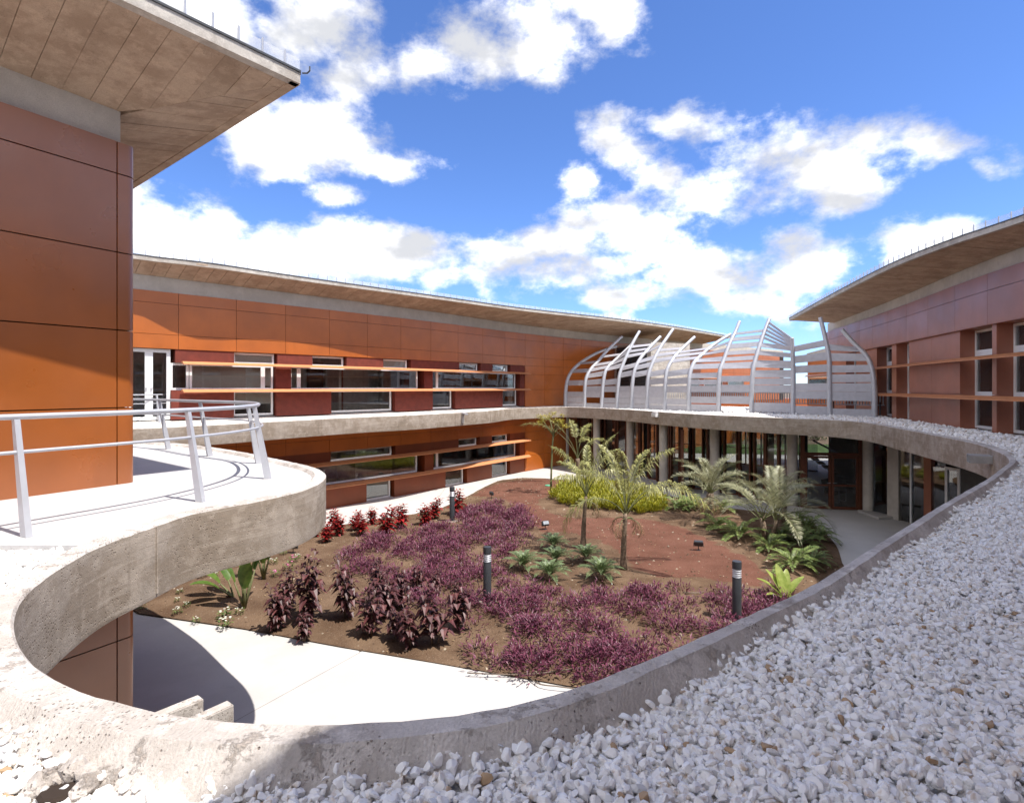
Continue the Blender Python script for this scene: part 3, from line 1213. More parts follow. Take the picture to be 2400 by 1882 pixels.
def eaves(root, E, ze, post_gap, prange=(0, 1)):
    mb = MB()
    n = max(4, int(E.L / .8))
    E.box(mb, 0, E.L, ze - .03, ze + .10, -.10, .012, n=n)
    mb.build('fascia', M['fascia'], root)
    mb = MB()
    E.box(mb, 0, E.L, ze + .10, ze + .125, -.12, .028, n=n)
    mb.build('drip_edge', M['dark'], root)
    mb = MB()
    E.box(mb, 0, E.L, ze + .125, ze + .27, -.006, .0, n=n)
    mb.build('upstand', M['clear'], root)
    me = None
    t = E.L * prange[0]
    while t < E.L * prange[1]:
        p = E.Q(t, .008)
        if me is None:
            b = MB()
            b.box(-.009, .009, -.009, .009, 0, .165)
            me = b.mesh('upstand_post', M['steel'])
        o = put('upstand_post', me, root, Vector((p.x, p.y, ze + .125)) - wloc(root))
        t += post_gap


def near_on(path, n=240):
    T = np.linspace(0, path.L, n)
    P = np.array([tuple(path.P(t)) for t in T])

    def f(e, d=-.05):
        k = int(np.argmin((P[:, 0] - e.x) ** 2 + (P[:, 1] - e.y) ** 2))
        lo, hi = max(k - 1, 0), min(k + 1, n - 1)
        best = None
        for a, b in ((lo, k), (k, hi)):
            A, B = Vector(P[a]), Vector(P[b])
            ab = B - A
            if ab.length < 1e-6:
                continue
            t = min(max((e - A).dot(ab) / ab.length_squared, 0), 1)
            q = A + ab * t
            if best is None or (e - q).length < best[0]:
                best = (e - q).length, T[a] + (T[b] - T[a]) * t
        return path.Q(best[1], d)
    return f


# -------------------------------------------------- the long orange wing
def su(x):
    return W.s_of_u(300 + x / 2.178)


wing = empty('office_wing', (-7, 22, 0), 'long two-storey wing clad in orange panels with dark red window strips and thin sun louvres', 'building')
jx = [258, 553, 805, 1028, 1222, 1393, 1546, 1685, 1811, 1924, 2027]
scol = [W.s_of_u(300 + x / 2.178) for x in jx]
pitch = (scol[-1] - scol[1]) / (len(scol) - 2)
left = [scol[0] - pitch * k for k in (3, 2, 1)]
left = [max(.02, l) for l in left]
s_end = W.L - .2
right = []
t = scol[-1]
while t + pitch < s_end:
    t += pitch
    right.append(t)
cols_all = left + scol + right
F1, F0 = 3.78, 0.0
UP = 3.80
s_w0, s_w1 = W.s_of_u(303), su(2029)
print('pitch', pitch, 'wing', W.L, s_w0, s_w1)
# concrete core of the wall, seen only in the joints
block(wing, W, 0, s_end, 6.05, 7.87, -.35, -.05, M['backing'], 'wall_core')
block(wing, W, 0, s_end, 2.25, ZB - .02, -.35, -.05, M['backing'], 'wall_core')
block(wing, W, s_w1, s_end, 0, 2.25, -.35, -.05, M['backing'], 'wall_core')
block(wing, W, s_w1, s_end, ZD - .06, 6.05, -.35, -.05, M['backing'], 'wall_core')
block(wing, W, 0, s_end, 7.87, 8.42, -.35, -.075, M['frieze'], 'frieze')
panels(wing, W, cols_all, [(6.04, 6.5), (6.5, 7.49), (7.49, 7.87)], -.045, 0, M['orange'])
panels(wing, W, cols_all, [(2.24, 2.72), (2.72, ZB - .01)], -.045, 0, M['orange'])
tail = [scol[-1]] + right
panels(wing, W, tail, [(ZD - .02, 4.67), (4.67, 5.54), (5.54, 6.04)], -.045, 0, M['orange'])
panels(wing, W, tail, [(0.01, .88), (.88, 1.74), (1.74, 2.24)], -.045, 0, M['orange'])
# recess lining over the strips
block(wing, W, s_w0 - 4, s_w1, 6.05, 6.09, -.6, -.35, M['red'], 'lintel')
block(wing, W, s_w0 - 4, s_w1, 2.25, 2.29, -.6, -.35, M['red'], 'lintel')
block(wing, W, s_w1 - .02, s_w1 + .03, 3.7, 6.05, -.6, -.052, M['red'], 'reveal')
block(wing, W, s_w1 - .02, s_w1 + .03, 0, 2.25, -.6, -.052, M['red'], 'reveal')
DW = -.20     # window plane
DR = -.03     # face of the red blocks


def strip(fl, top, mid, bot, s_left):
    """one storey's strip of windows: bands are lists of ('w' or 'r', x0, x1[, blind])"""
    L1, L2 = fl + 1.83, fl + .92
    for band, z0, z1 in ((top, L1, fl + 2.26), (mid, L2, L1), (bot, fl, L2)):
        for it in band:
            a = su(it[1]) if it[1] > 0 else s_left
            b = su(it[2])
            if it[0] == 'r':
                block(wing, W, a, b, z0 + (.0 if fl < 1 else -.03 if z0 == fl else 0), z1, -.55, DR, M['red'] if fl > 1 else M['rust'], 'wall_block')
            else:
                window(wing, W, a, b, z0 + .01, z1 - .01, DW, .075, it[3] if len(it) > 3 else None)
    louvre(wing, W, su(330 if fl > 1 else 330) - (.35 if fl > 1 else 6), s_w1 + .12, L1 - .035)
    louvre(wing, W, su(330) - (.35 if fl > 1 else 6), s_w1 + .12, L2 - .035)


strip(F1,
      [('r', 243, 543), ('w', 543, 755, .98), ('r', 765, 943), ('w', 943, 1110), ('r', 1118, 1305), ('w', 1305, 1435, .98), ('r', 1447, 1693),
       ('w', 1693, 1795), ('r', 1803, 1863), ('w', 1863, 1948), ('r', 1955, 2027)],
      [('w', 222, 318), ('w', 322, 698, .98), ('w', 698, 750, .9), ('r', 758, 835), ('w', 835, 882), ('w', 882, 1490, .0), ('r', 1515, 1558), ('w', 1558, 1590, .9),
       ('w', 1590, 1988), ('r', 2003, 2027)],
      [('r', 222, 543), ('w', 543, 750, .55), ('r', 760, 1040), ('w', 1040, 1355), ('r', 1366, 1558), ('w', 1558, 1662), ('r', 1674, 1915), ('w', 1915, 1992),
       ('r', 2002, 2027)], None)
strip(F0,
      [('r', 222, 1037), ('w', 1037, 1356), ('r', 1368, 1690), ('w', 1690, 1790, .95), ('r', 1798, 1860), ('w', 1860, 1945), ('r', 1953, 2027)],
      [('r', 222, 760), ('w', 770, 1487), ('r', 1517, 1562), ('w', 1562, 1590, .9), ('w', 1590, 1988), ('r', 2003, 2027)],
      [('r', 222, 1220), ('w', 1220, 1350), ('r', 1362, 1623), ('w', 1623, 1722), ('r', 1734, 1860), ('w', 1860, 1945), ('r', 1953, 2027)], None)
block(wing, W, 0, su(222), 0, 2.25, -.55, -.05, M['red'], 'wall_block')
block(wing, W, 0, W.s_of_u(303), 3.7, 6.05, -.55, -.05, M['red'], 'wall_block')
# the terrace door: two white glazed leaves
dr = None
for k, (a, b) in enumerate(((W.s_of_u(300), su(112)), (su(112), su(222)))):
    dr = window(wing, W, a, b, 3.76, 6.03, DW + .05, .11, None, 'terrace_door')
    hb = MB()
    W.box(hb, (b - .10) if k == 0 else (a + .04), (b - .05) if k == 0 else (a + .09), 4.75, 4.79, DW + .08, DW + .13)
    hb.build('handle', M['steel'], dr)
# rooms behind the glass
block(wing, W, 0, s_w1 + .3, 3.4, 3.74, -2.8, -.6, M['inner'], 'room_floor')
block(wing, W, 0, s_w1 + .3, .0, .02, -2.8, -.6, M['inner'], 'room_floor')
block(wing, W, 0, s_w1 + .3, 0, 8.0, -3.0, -2.8, M['inner'], 'room_wall')
block(wing, W, 0, s_end, 6.3, 6.4, -2.8, -.4, M['inner'], 'ceiling')
for k in range(7):
    s_ = s_w0 + 1.6 + k * 3.1
    if s_ < s_w1:
        block(wing, W, s_, s_ + .12, 3.74, 6.3, -2.8, -1.3, M['inner'], 'partition')
        block(wing, W, s_ + .8, s_ + .92, .02, 3.4, -2.8, -1.3, M['inner'], 'partition')
for k in range(5):
    s_ = s_w0 + 3.2 + k * 3.9
    block(wing, W, s_, s_ + 1.7, 3.74, 5.9, -2.79, -2.6, M['red'], 'red_partition')
# a further strip behind the metal screen
sa, sb = W.s_of_u(1505), W.s_of_u(1745)
for a, b in ((.02, .22), (.27, .5), (.55, .74), (.8, .98)):
    a_, b_ = sa + (sb - sa) * a, sa + (sb - sa) * b
    window(wing, W, a_, b_, 4.7, 5.5, .03, .05)
louvre(wing, W, sa, sb, 5.56, .03)
louvre(wing, W, sa, sb, 4.64, .03)
# roof
ef = [(323, 606), (484, 624), (667, 651), (851, 676.5), (1035, 701.5), (1200, 724.5), (1300, 736), (1448, 752), (1570, 768), (1712, 792)]
EW = [Vector((-14.9, 11.9))] + [rp(u, v, 8.68).xy for u, v in ef]
EW = Path(smooth_path(EW, step=.6), 1)
roof(wing, EW, near_on(W), 8.68, 8.34, .40, None, .3)
eaves(wing, EW, 8.68, .36, (.08, .85))
Ib = near_on(W)
top = [EW.P(t) for t in np.linspace(0, EW.L, 60)]
bk = [Ib(p, -9.0) for p in top[::6]]
sheet('roof_slab', [[(p.x, p.y) for p in top] + [(p.x, p.y) for p in bk[::-1]]], 8.77, M['fascia'], None, thick=.03)
rs_ = bpy.data.objects['roof_slab']
rs_.parent = wing
rs_.location = -wing.location

# -------------------------------------------------- the near tower with its deep eaves
C = Vector((-4.17, 6.10)) * SK
ta = Vector((.51, .86)).normalized()
tb = Vector((-.86, .51)).normalized()
arc = [C - ta * 6.5, C - ta * .09]
cc = C - ta * .09 + tb * .09
for k in range(1, 8):
    a = k / 8 * pi / 2
    arc.append(cc - tb * (.09 * cos(a)) + ta * (.09 * sin(a)))
arc += [cc + ta * .09, cc + ta * .09 + tb * 5.5]
T = Path(arc, 1)
tower = empty('corner_block', (C.x - 1, C.y, 0), 'orange panelled corner block under a wide concrete roof, beside the walkway', 'building')
s_j = (C - ta * 6.5 - Vector((-4.29, 5.96)) * SK).length
s_c = 6.5 + .09 * pi / 2 - .09 + .08
cuts = [.2, 1.6, 3.5, s_j - .005, s_c, s_c + 1.6, s_c + 3.2, s_c + 5.2]
zj = [.02] + [kz(z) for z in (1.21, 2.06, 2.90, 3.735, 4.58, 5.42, 6.26, 7.11, 7.46)]
rows = list(zip(zj, zj[1:]))
block(tower, T, .2, s_j, 0, kz(7.44), -.3, -.045, M['backing'], 'wall_core')
block(tower, T, s_c, s_c + 5.2, 0, kz(7.44), -.3, -.045, M['backing'], 'wall_core')
mbk = MB()
mbk.box(-.06, .06, -.06, .06, 0, kz(7.44))
mbk.v = [(p[0] + cc.x - .1, p[1] + cc.y - .05, p[2]) for p in mbk.v]
mbk.build('corner_core', M['backing'], tower)
for (a, b) in zip(cuts, cuts[1:]):
    for (z0, z1) in rows:
        mb = MB()
        corner = abs(a - (s_j - .005)) < 1e-6
        T.box(mb, a + .007, b - .007, z0 + .007, z1 - .007, -.04, 0, n=14 if corner else 1)
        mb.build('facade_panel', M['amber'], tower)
s_f = T.s_of_u(291) or s_j + .08
block(tower, T, .2, 6.38, kz(7.46), kz(8.02), -.34, -.06, M['frieze'], 'frieze')
# roof: eaves corner K, fascias run from it at right angles
ZE = kz(8.1)
K = rp(702.7, 192, ZE).xy
fb = Vector((-.62, -.785)).normalized()
fc = Vector((-fb.y, fb.x))
fc = fc if fc.x < 0 else -fc
n1, n2 = fc, fb


def hit(p, d, q, e):
    den = d.x * e.y - d.y * e.x
    t = ((q - p).x * e.y - (q - p).y * e.x) / den
    return t


Ci = C - ta * .12 + tb * .08
mit = (Ci - K)
for k in range(36):
    for side in (0, 1):
        bw = .27
        t0, t1 = k * bw + .0022, (k + 1) * bw - .0022
        if side == 1 and k > 28:
            continue
        pts_e, pts_i, zi_ = [], [], []
        for t in (t0, t1):
            e = K + (fb if side == 0 else fc) * t
            d = n1 if side == 0 else n2
            tm = hit(e, d, K, mit)
            tw = hit(e, d, Ci, ta if side == 0 else tb)
            # before the mitre meets the wall corner the board ends on the mitre
            if tm < tw:
                q = e + d * tm
                pass
                z = ZE + (kz(7.8) - ZE) * (q - K).length / mit.length
            else:
                q = e + d * tw
                z = kz(7.8)
            pts_e.append(e)
            pts_i.append(q)
            zi_.append(z)
        dz = random.uniform(0, .007)
        mb = MB()
        mb.hexa([(pts_e[0].x, pts_e[0].y, ZE + dz), (pts_e[1].x, pts_e[1].y, ZE + dz), (pts_i[1].x, pts_i[1].y, zi_[1] + dz), (pts_i[0].x, pts_i[0].y, zi_[0] + dz),
                 (pts_e[0].x, pts_e[0].y, ZE + .05), (pts_e[1].x, pts_e[1].y, ZE + .05), (pts_i[1].x, pts_i[1].y, ZE + .05), (pts_i[0].x, pts_i[0].y, ZE + .05)])
        o = mb.build('soffit_board', M['soffit'], tower)
        bm = bmesh.new()
        bm.from_mesh(o.data)
        bmesh.ops.recalc_face_normals(bm, faces=bm.faces)
        bm.to_mesh(o.data)
        bm.free()
ET = Path([K + fb * 9.1, K], 1)
eaves(tower, ET, ZE, .27)
ET2 = Path([K + fc * .02, K + fc * 7.8], 1)
mb = MB()
ET2.box(mb, 0, ET2.L, ZE - .03, ZE + .1, -.10, .012, n=3)
mb.build('fascia', M['soffit'], tower)
mb = MB()
ET2.box(mb, 0, ET2.L, ZE + .1, ZE + .125, -.12, .028, n=3)
mb.build('drip_edge', M['dark'], tower)
mb = MB()
q = [K, K + fc * 7.8, K + fc * 7.8 + fb * 9.1, K + fb * 9.1]
mb.hexa([(p.x, p.y, ZE + .052) for p in q] + [(p.x, p.y, ZE + .095) for p in q])
mb.build('roof_slab', M['fascia'], tower)
o = tower.children[-1]
fl_ = MB()
qq = [K - fb * .0, K + fc * .13, K + fc * .13 + fb * .13, K + fb * .13]
qq = [K + fc * .004 + fb * .004, K + fc * .125 + fb * .004, K + fc * .125 + fb * .125, K + fc * .004 + fb * .125]
fl_.hexa([(p.x, p.y, ZE - .02) for p in qq] + [(p.x, p.y, ZE + .045) for p in qq])
o_ = fl_.build('fascia', M['soffit'], tower)
bm = bmesh.new()
bm.from_mesh(o_.data)
bmesh.ops.recalc_face_normals(bm, faces=bm.faces)
bm.to_mesh(o_.data)
bm.free()
hk = MB()
hk.tube([(K.x + .03, K.y, ZE + .1), (K.x + .09, K.y, ZE + .1), (K.x + .12, K.y, ZE + .13), (K.x + .12, K.y, ZE + .18)], .01, 5)
hk.build('gutter_hook', M['dark'], tower)

# -------------------------------------------------- the right-hand wing
rw = empty('right_wing', (14, 20, 0), 'wing on the right clad in brown panels with tall white windows under a board-marked soffit', 'building')


def sr(x):
    return RW.s_of_u(1700 + x / 2.134)


ru = [1310, 1148, 1013, 905, 813, 735, 670, 612, 563, 522]
rc = sorted([sr(x) for x in ru])
rp_ = (rc[-1] - rc[0]) / (len(rc) - 1)
print('right pitch', rp_, RW.L)
c_all = []
t = rc[0]
while t > .1:
    c_all.append(t)
    t -= rp_
c_all = [.02] + c_all[::-1] + rc[1:]
t = rc[-1]
while t + rp_ < RW.L - .2:
    t += rp_
    c_all.append(t)
HD = kz(6.33)
s1_ = RW.s_of_u(1936)
block(rw, RW, s1_, RW.L - .2, HD + .01, kz(7.56), -.5, -.05, M['backing'], 'wall_core')
block(rw, RW, s1_, RW.L - .2, kz(7.56), kz(8.0), -.5, -.08, M['frieze'], 'frieze')
block(rw, RW, 0, s1_ - .01, HD + .006, HD + .5, -.6, -.05, M['frieze'], 'low_parapet')
c_all = [s1_] + [c for c in c_all if c > s1_ + .2]
panels(rw, RW, c_all, [(HD, kz(7.15)), (kz(7.15), kz(7.56))], -.045, 0, M['brown'])
mb = MB()
RW.box(mb, 0, RW.L - .2, HD - .01, HD + .004, -.62, -.004, n=30)
mb.build('lintel', M['brown'], rw)
WD = -.52


def rblock(x0, x1, split=1):
    a, b = sorted((sr(x0), sr(x1)))
    c = [a + (b - a) * k / split for k in range(split + 1)]
    block(rw, RW, a + .01, b - .01, ZD - .07, HD - .01, WD - .1, -.17, M['brown'], 'pier')
    panels(rw, RW, c, [(ZD - .05, kz(4.62)), (kz(4.62), kz(5.5)), (kz(5.5), HD - .012)], -.168, -.12, M['brown'])


def rwin(s0, s1):
    a, b = min(s0, s1), max(s0, s1)
    window(rw, RW, a, b, kz(5.72), HD - .02, WD, .07, None)
    window(rw, RW, a, b, kz(4.6), kz(5.72), WD, .10, None)
    window(rw, RW, a, b, ZD - .03, kz(4.6), WD, .08, None)


rblock(900, 1150, 2)
rblock(815, 838)
rblock(1307, 1330)
rwin(sr(742), sr(815))
rwin(sr(838), sr(900))
rwin(sr(1150), sr(1307))
rwin(sr(1330), sr(1330) + 2.2)
rblock(522, 590, 1)
rblock(640, 742, 1)
rwin(sr(590), sr(640))
block(rw, RW, 0, sr(522), ZD - .07, HD, WD, -.1, M['orange'], 'pier')
window(rw, RW, .5, sr(522) - .5, 4.75, 5.45, -.06, .07, None)
louvre(rw, RW, .2, sr(522), 5.5, -.1, .3)
s_n = sr(1330) + 2.2
k = 0
while s_n + 1.2 < RW.L - .2:
    if k % 2 == 0:
        block(rw, RW, s_n, s_n + 1.6, ZD - .07, HD - .01, WD - .1, -.12, M['brown'], 'pier')
        s_n += 1.6
    else:
        rwin(s_n, s_n + 1.2)
        s_n += 1.2
    k += 1
louvre(rw, RW, sr(612), RW.L - 1, kz(5.5), -.1, .45)
louvre(rw, RW, sr(612), RW.L - 1, kz(4.53), -.1, .45)
block(rw, RW, 0, RW.L - .2, HD, HD + .1, -5.2, -.55, M['inner'], 'ceiling')
block(rw, RW, 0, RW.L - .2, ZD - .3, ZD, -5.2, -.6, M['inner'], 'room_floor')
block(rw, RW, 0, RW.L - .2, 0, 8.2, -5.4, -5.2, M['inner'], 'room_wall')
for k in range(6):
    s_ = 5.5 + 2.9 * k
    block(rw, RW, s_, s_ + .12, ZD, HD, -5.2, -2.2, M['inner'], 'partition')
# roof
RE = [rp(1850, 750.7, ZE).xy, rp(1981, 680, ZE).xy, rp(2121.7, 612.5, ZE).xy, rp(2262, 561, ZE).xy, rp(2400, 516, ZE).xy,
      Vector((10.5, 9.9)), Vector((8.6, 7.4)), Vector((1.54, .6)), Vector((-4.8, -5.6))]
RE = Path(smooth_path(RE, step=.5), 1)
roof(rw, RE, near_on(RW), ZE, kz(7.9), .30, None, .3)
eaves(rw, RE, ZE, .33, (0, .5))
Ib = near_on(RW)
tp = [RE.P(t) for t in np.linspace(0, RE.L, 50)]
bk = [Ib(p, -7.0) for p in tp[::5]]
o = sheet('roof_slab', [[(p.x, p.y) for p in tp] + [(p.x, p.y) for p in bk[::-1]]], ZE + .095, M['fascia'], None, thick=.03)
o.parent = rw
o.location = -rw.location
endp = RE.P(0)
mb = MB()
qb = Ib(endp, -4.0)
mb.bar((endp.x, endp.y, ZE + .04), (qb.x, qb.y, ZE + .04), .1, .15)
mb.build('fascia', M['soffit'], rw)
mb = MB()
q1 = Ib(endp, -.05)
q2 = Ib(RE.P(1.0), -.05)
mb.add([(endp.x, endp.y, ZE - .01), (q1.x, q1.y, kz(7.9)), (qb.x, qb.y, kz(7.9)), (qb.x, qb.y, ZE - .01)], [(0, 1, 2, 3)])
mb.build('soffit_end', M['soffit'], rw)

# ground floor of the right wing, set back in the shade
RL = Path(smooth_path([(13.75, 20.95), (14.1, 19.3), (14.3, 17), (13.9, 14), (13.4, 11), (12.4, 8), (10.5, 3), (4, -3)], step=.5), 1)


def sl_(x):
    return RL.s_of_u(1750 + x / 3.3508)


lowers = [('g', 0, None)]
us = [(992, 1110, 'g'), (1118, 1198, 'c'), (1205, 1288, 'g'), (1288, 1300, 'f'), (1305, 1398, 'g'), (1400, 1455, 'b'), (1460, 1562, 'g'), (1565, 1680, 'd')]
sp = .05
for (x0, x1, kind) in us:
    b = sl_(x1) or sp + .8
    a = sp
    if b <= a + .03:
        b = a + .3
    if kind == 'g':
        mb = MB()
        RL.box(mb, a, b, .02, ZB - .02, -.02, 0)
        mb.build('pane', M['glass'], rw)
    elif kind == 'c':
        block(rw, RL, a, b, 0, ZB - .01, -.25, .04, M['frieze'], 'pier')
    elif kind == 'f':
        block(rw, RL, a, b, 0, ZB - .01, -.05, .04, M['white'], 'mullion')
    elif kind == 'b':
        block(rw, RL, a, b, 0, ZB - .01, -.2, .04, M['brown'], 'pier')
    else:
        d_ = window(rw, RL, a, b, .02, 2.2, 0, .09, None, 'side_door')
    sp = b
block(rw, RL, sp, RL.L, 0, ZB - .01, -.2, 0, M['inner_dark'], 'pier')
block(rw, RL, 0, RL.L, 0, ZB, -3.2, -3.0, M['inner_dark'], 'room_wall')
# added unseen walls, left and back, to stop stray light under the slab
cl = MB()
cl.box(-18.9, -18.6, -10.3, 11, 0, ZD - .08)
cl.box(-18.6, -5.0, -10.3, -10.0, 0, ZD - .08)
o = cl.build('light_stop_wall', M['concrete'])
o['kind'] = 'structure'

# -------------------------------------------------- glazed foyer under the slab
foyer = empty('glazed_foyer', (9, 28, 0), 'glass foyer with round concrete columns and brown mullions under the far side of the ring', 'building')
cols = [gp(1326, 1088), gp(1477, 1117), gp(1555, 1144), gp(1675, 1163), gp(1857, 1187.6), gp(2036, 1200.5), Vector((4.9, 31.8, 0))]
for c in cols:
    mb = MB()
    mb.lathe([(.20, 0), (.20, ZB + .01)], 18, (c.x, c.y, 0))
    mb.build('column', M['frieze'], foyer, True)
    foyer.children[-1].data.set_sharp_from_angle(angle=R(40))
D0, D1 = gp(1881, 1191.5), gp(2016, 1196)
G = Path([(2.5, 37.0), (4.1, 34.9), (5.6, 32.2), (7.05, 29.9), (7.9, 26.9), (9.7, 24.9), (D0.x, D0.y)], 1)
mu = [1340, 1352, 1378, 1392, 1422, 1452, 1482, 1565, 1590, 1615, 1645, 1755, 1800, 1365, 1405, 1440, 1465, 1495, 1505, 1516, 1526, 1536, 1546, 1578, 1600, 1629, 1662, 1684, 1702, 1725, 1738, 1773, 1789, 1822, 1830]
ms = sorted(set([.05] + [G.s_of_u(u) for u in mu if G.s_of_u(u)] + [G.L - .03]))
zig = [(.10 if i % 2 else -.12) for i in range(len(ms))]
pt = [G.Q(s_, z_) for s_, z_ in zip(ms, zig)]
for i, p in enumerate(pt):
    mb = MB()
    t_ = (pt[min(i + 1, len(pt) - 1)] - pt[max(i - 1, 0)]).normalized()
    n_ = Vector((t_.y, -t_.x))
    a, b = p - n_ * .09, p + n_ * .09
    mb.bar((p.x, p.y, .01), (p.x, p.y, ZB - .005), .07, .16, (n_.x, n_.y, 0))
    mb.build('mullion', M['wood'], foyer)
for i in range(len(pt) - 1):
    a, b = pt[i], pt[i + 1]
    if (b - a).length < .12:
        continue
    t_ = (b - a).normalized()
    n_ = Vector((t_.y, -t_.x)) * .006
    mb = MB()
    q = [a + n_, b + n_, b - n_, a - n_]
    mb.hexa([(p.x, p.y, .06) for p in q] + [(p.x, p.y, ZB - .05) for p in q])
    mb.build('pane', M['foyer_glass'], foyer)
    mb = MB()
    mb.bar((a.x, a.y, .03), (b.x, b.y, .03), .08, .06)
    mb.bar((a.x, a.y, 1.0), (b.x, b.y, 1.0), .04, .04)
    mb.bar((a.x, a.y, ZB - .04), (b.x, b.y, ZB - .04), .08, .07)
    mb.build('rail', M['wood'], foyer)
# one leaf stands open near the middle
p = G.P(G.s_of_u(1604))
mb = MB()
q = gp(1600, 1160).xy
mb.bar((q.x, q.y, .03), (q.x, q.y, 2.9), .07, .14)
mb.bar((p.x, p.y, .5), (q.x, q.y, .5), .05, .9)
mb.build('open_leaf', M['wood'], foyer)
mb = MB()
mb.bar((p.x, p.y, 1.9), (q.x, q.y, 1.9), .014, 1.85)
mb.build('pane', M['foyer_glass'], foyer)
# double door
dd = (D1 - D0).normalized()
dn = Vector((dd.y, -dd.x, 0))
dw = (D1 - D0).length


def dp(t, o=0):
    return D0 + dd * t + dn * o


fr = MB()
for t in (0.0, dw):
    fr.bar(tuple(dp(t))[:2] + (.0,), tuple(dp(t))[:2] + (ZB - .01,), .12, .14, dn)
fr.bar(tuple(dp(.06))[:2] + (2.17,), tuple(dp(dw - .06))[:2] + (2.17,), .13, .12)
fr.bar(tuple(dp(.06))[:2] + (ZB - .06,), tuple(dp(dw - .06))[:2] + (ZB - .06,), .12, .1)
dfm = fr.build('door_frame', M['wood'], foyer)
g = MB()
g.bar(tuple(dp(.06))[:2] + (2.69,), tuple(dp(dw - .06))[:2] + (2.69,), .012, .88)
g.build('pane', M['foyer_glass'], dfm)
for k in (0, 1):
    a, b = (.07, dw / 2 - .01) if k == 0 else (dw / 2 + .01, dw - .07)
    lf = MB()
    for t in (a + .045, b - .045):
        lf.bar(tuple(dp(t))[:2] + (.02,), tuple(dp(t))[:2] + (2.1,), .09, .055, dn)
    for z, h in ((.07, .1), (.95, .07), (2.05, .09)):
        lf.bar(tuple(dp(a + .09))[:2] + (z,), tuple(dp(b - .09))[:2] + (z,), .05, h)
    lo = lf.build('door_leaf', M['wood'], foyer)
    g = MB()
    g.bar(tuple(dp(a + .09))[:2] + (1.05,), tuple(dp(b - .09))[:2] + (1.05,), .012, 1.9)
    g.build('pane', M['foyer_glass'], lo)
    h = MB()
    t = b - .05 if k == 0 else a + .05
    h.tube([dp(t, .03) + Vector((0, 0, 1.05)), dp(t, .08) + Vector((0, 0, 1.05)), dp(t + (-.12 if k == 0 else .12), .08) + Vector((0, 0, 1.05))], .011, 6)
    h.build('handle', M['steel'], lo)
# side light between door and right column, threshold steps
mb = MB()
e = RL.P(.05)
mb.bar((D1.x, D1.y, 1.6), (e.x, e.y, 1.6), .012, 3.1)
mb.build('pane', M['foyer_glass'], foyer)
mb = MB()
mb.hexa([tuple(gp(2010, 1200))[:2] + (.003,), tuple(gp(2060, 1218))[:2] + (.003,), tuple(gp(2100, 1216))[:2] + (.003,), tuple(gp(2080, 1203))[:2] + (.003,),
         tuple(gp(2010, 1200))[:2] + (.09,), tuple(gp(2060, 1218))[:2] + (.09,), tuple(gp(2100, 1216))[:2] + (.09,), tuple(gp(2080, 1203))[:2] + (.09,)])
mb.build('door_step', M['path'], foyer)
mb = MB()
mb.hexa([tuple(gp(1838, 1197))[:2] + (.003,), tuple(gp(1880, 1200))[:2] + (.003,), tuple(gp(1884, 1194))[:2] + (.003,), tuple(gp(1850, 1190))[:2] + (.003,),
         tuple(gp(1838, 1197))[:2] + (.08,), tuple(gp(1880, 1200))[:2] + (.08,), tuple(gp(1884, 1194))[:2] + (.08,), tuple(gp(1850, 1190))[:2] + (.08,)])
mb.build('door_step', M['path'], foyer)
# back glazing towards the second courtyard
BK = Path([(8.6, 38.9), (12.6, 36.3), (17.4, 31.3)], 1)
k = 0
s_ = .1
while s_ < BK.L:
    p = BK.P(s_)
    n_ = BK.N(s_)
    mb = MB()
    mb.bar((p.x, p.y, .01), (p.x, p.y, ZB - .01), .06, .12, (n_.x, n_.y, 0))
    mb.build('mullion', M['wood'], foyer)
    s_ += .95 if k % 3 else .45
    k += 1
mb = MB()
BK.box(mb, 0, BK.L, 1.0, 1.05, -.02, .02, n=4)
BK.box(mb, 0, BK.L, .0, .06, -.03, .03, n=4)
mb.build('rail', M['wood'], foyer)
mb = MB()
BK.box(mb, 0, BK.L, .06, ZB - .02, -.006, .006, n=4)
mb.build('pane', M['foyer_glass'], foyer)
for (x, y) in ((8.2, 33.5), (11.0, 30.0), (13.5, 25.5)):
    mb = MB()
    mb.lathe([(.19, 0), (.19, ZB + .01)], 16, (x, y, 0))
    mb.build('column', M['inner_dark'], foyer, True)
# ceiling of the foyer hides the slab edge; inner block on the right
mb = MB()
mb.box(16.0, 19.5, 27.6, 27.8, 0, ZB)
mb.box(12.9, 13.15, 27.6, 27.85, 0, ZB)
mb.build('inner_wall', M['frieze'], foyer)


# -------------------------------------------------- concrete stair core behind the screen
core = empty('stair_core', (9, 36, ZD), 'board-marked concrete stair core with a dark louvred opening behind the metal screen', 'tower')
P0 = Vector((8.6, 34.0))
P1 = P0 + Vector((.9, .43)).normalized() * 3.15
P3 = P0 + Vector((-.43, .9)).normalized() * 3.75
P2 = P1 + (P3 - P0)
for i in range(11):
    z0, z1 = ZD - .1 + i * .37, ZD - .1 + (i + 1) * .37
    if z0 > 7.6:
        break
    z1 = min(z1, 7.75)
    o_ = random.uniform(-.012, .012)
    mb = MB()
    ctr = (P0 + P2) / 2
    q = [p + (p - ctr).normalized() * o_ for p in (P0, P1, P2, P3)]
    mb.hexa([(p.x, p.y, z0 + .004) for p in q] + [(p.x, p.y, z1 - .004) for p in q])
    mb.build('concrete_lift', M['fascia'], core)
ld = (P3 - P0).normalized()
ln = Vector((-ld.y, ld.x))
if ln.dot(Vector((-1, -1))) < 0:
    ln = -ln
mb = MB()
a, b = P0 + ld * .4 + ln * .03, P3 - ld * .3 + ln * .03
mb.bar((a.x, a.y, 5.7), (b.x, b.y, 5.7), .05, 3.5)
lo = mb.build('louvred_opening', M['dark'], core)
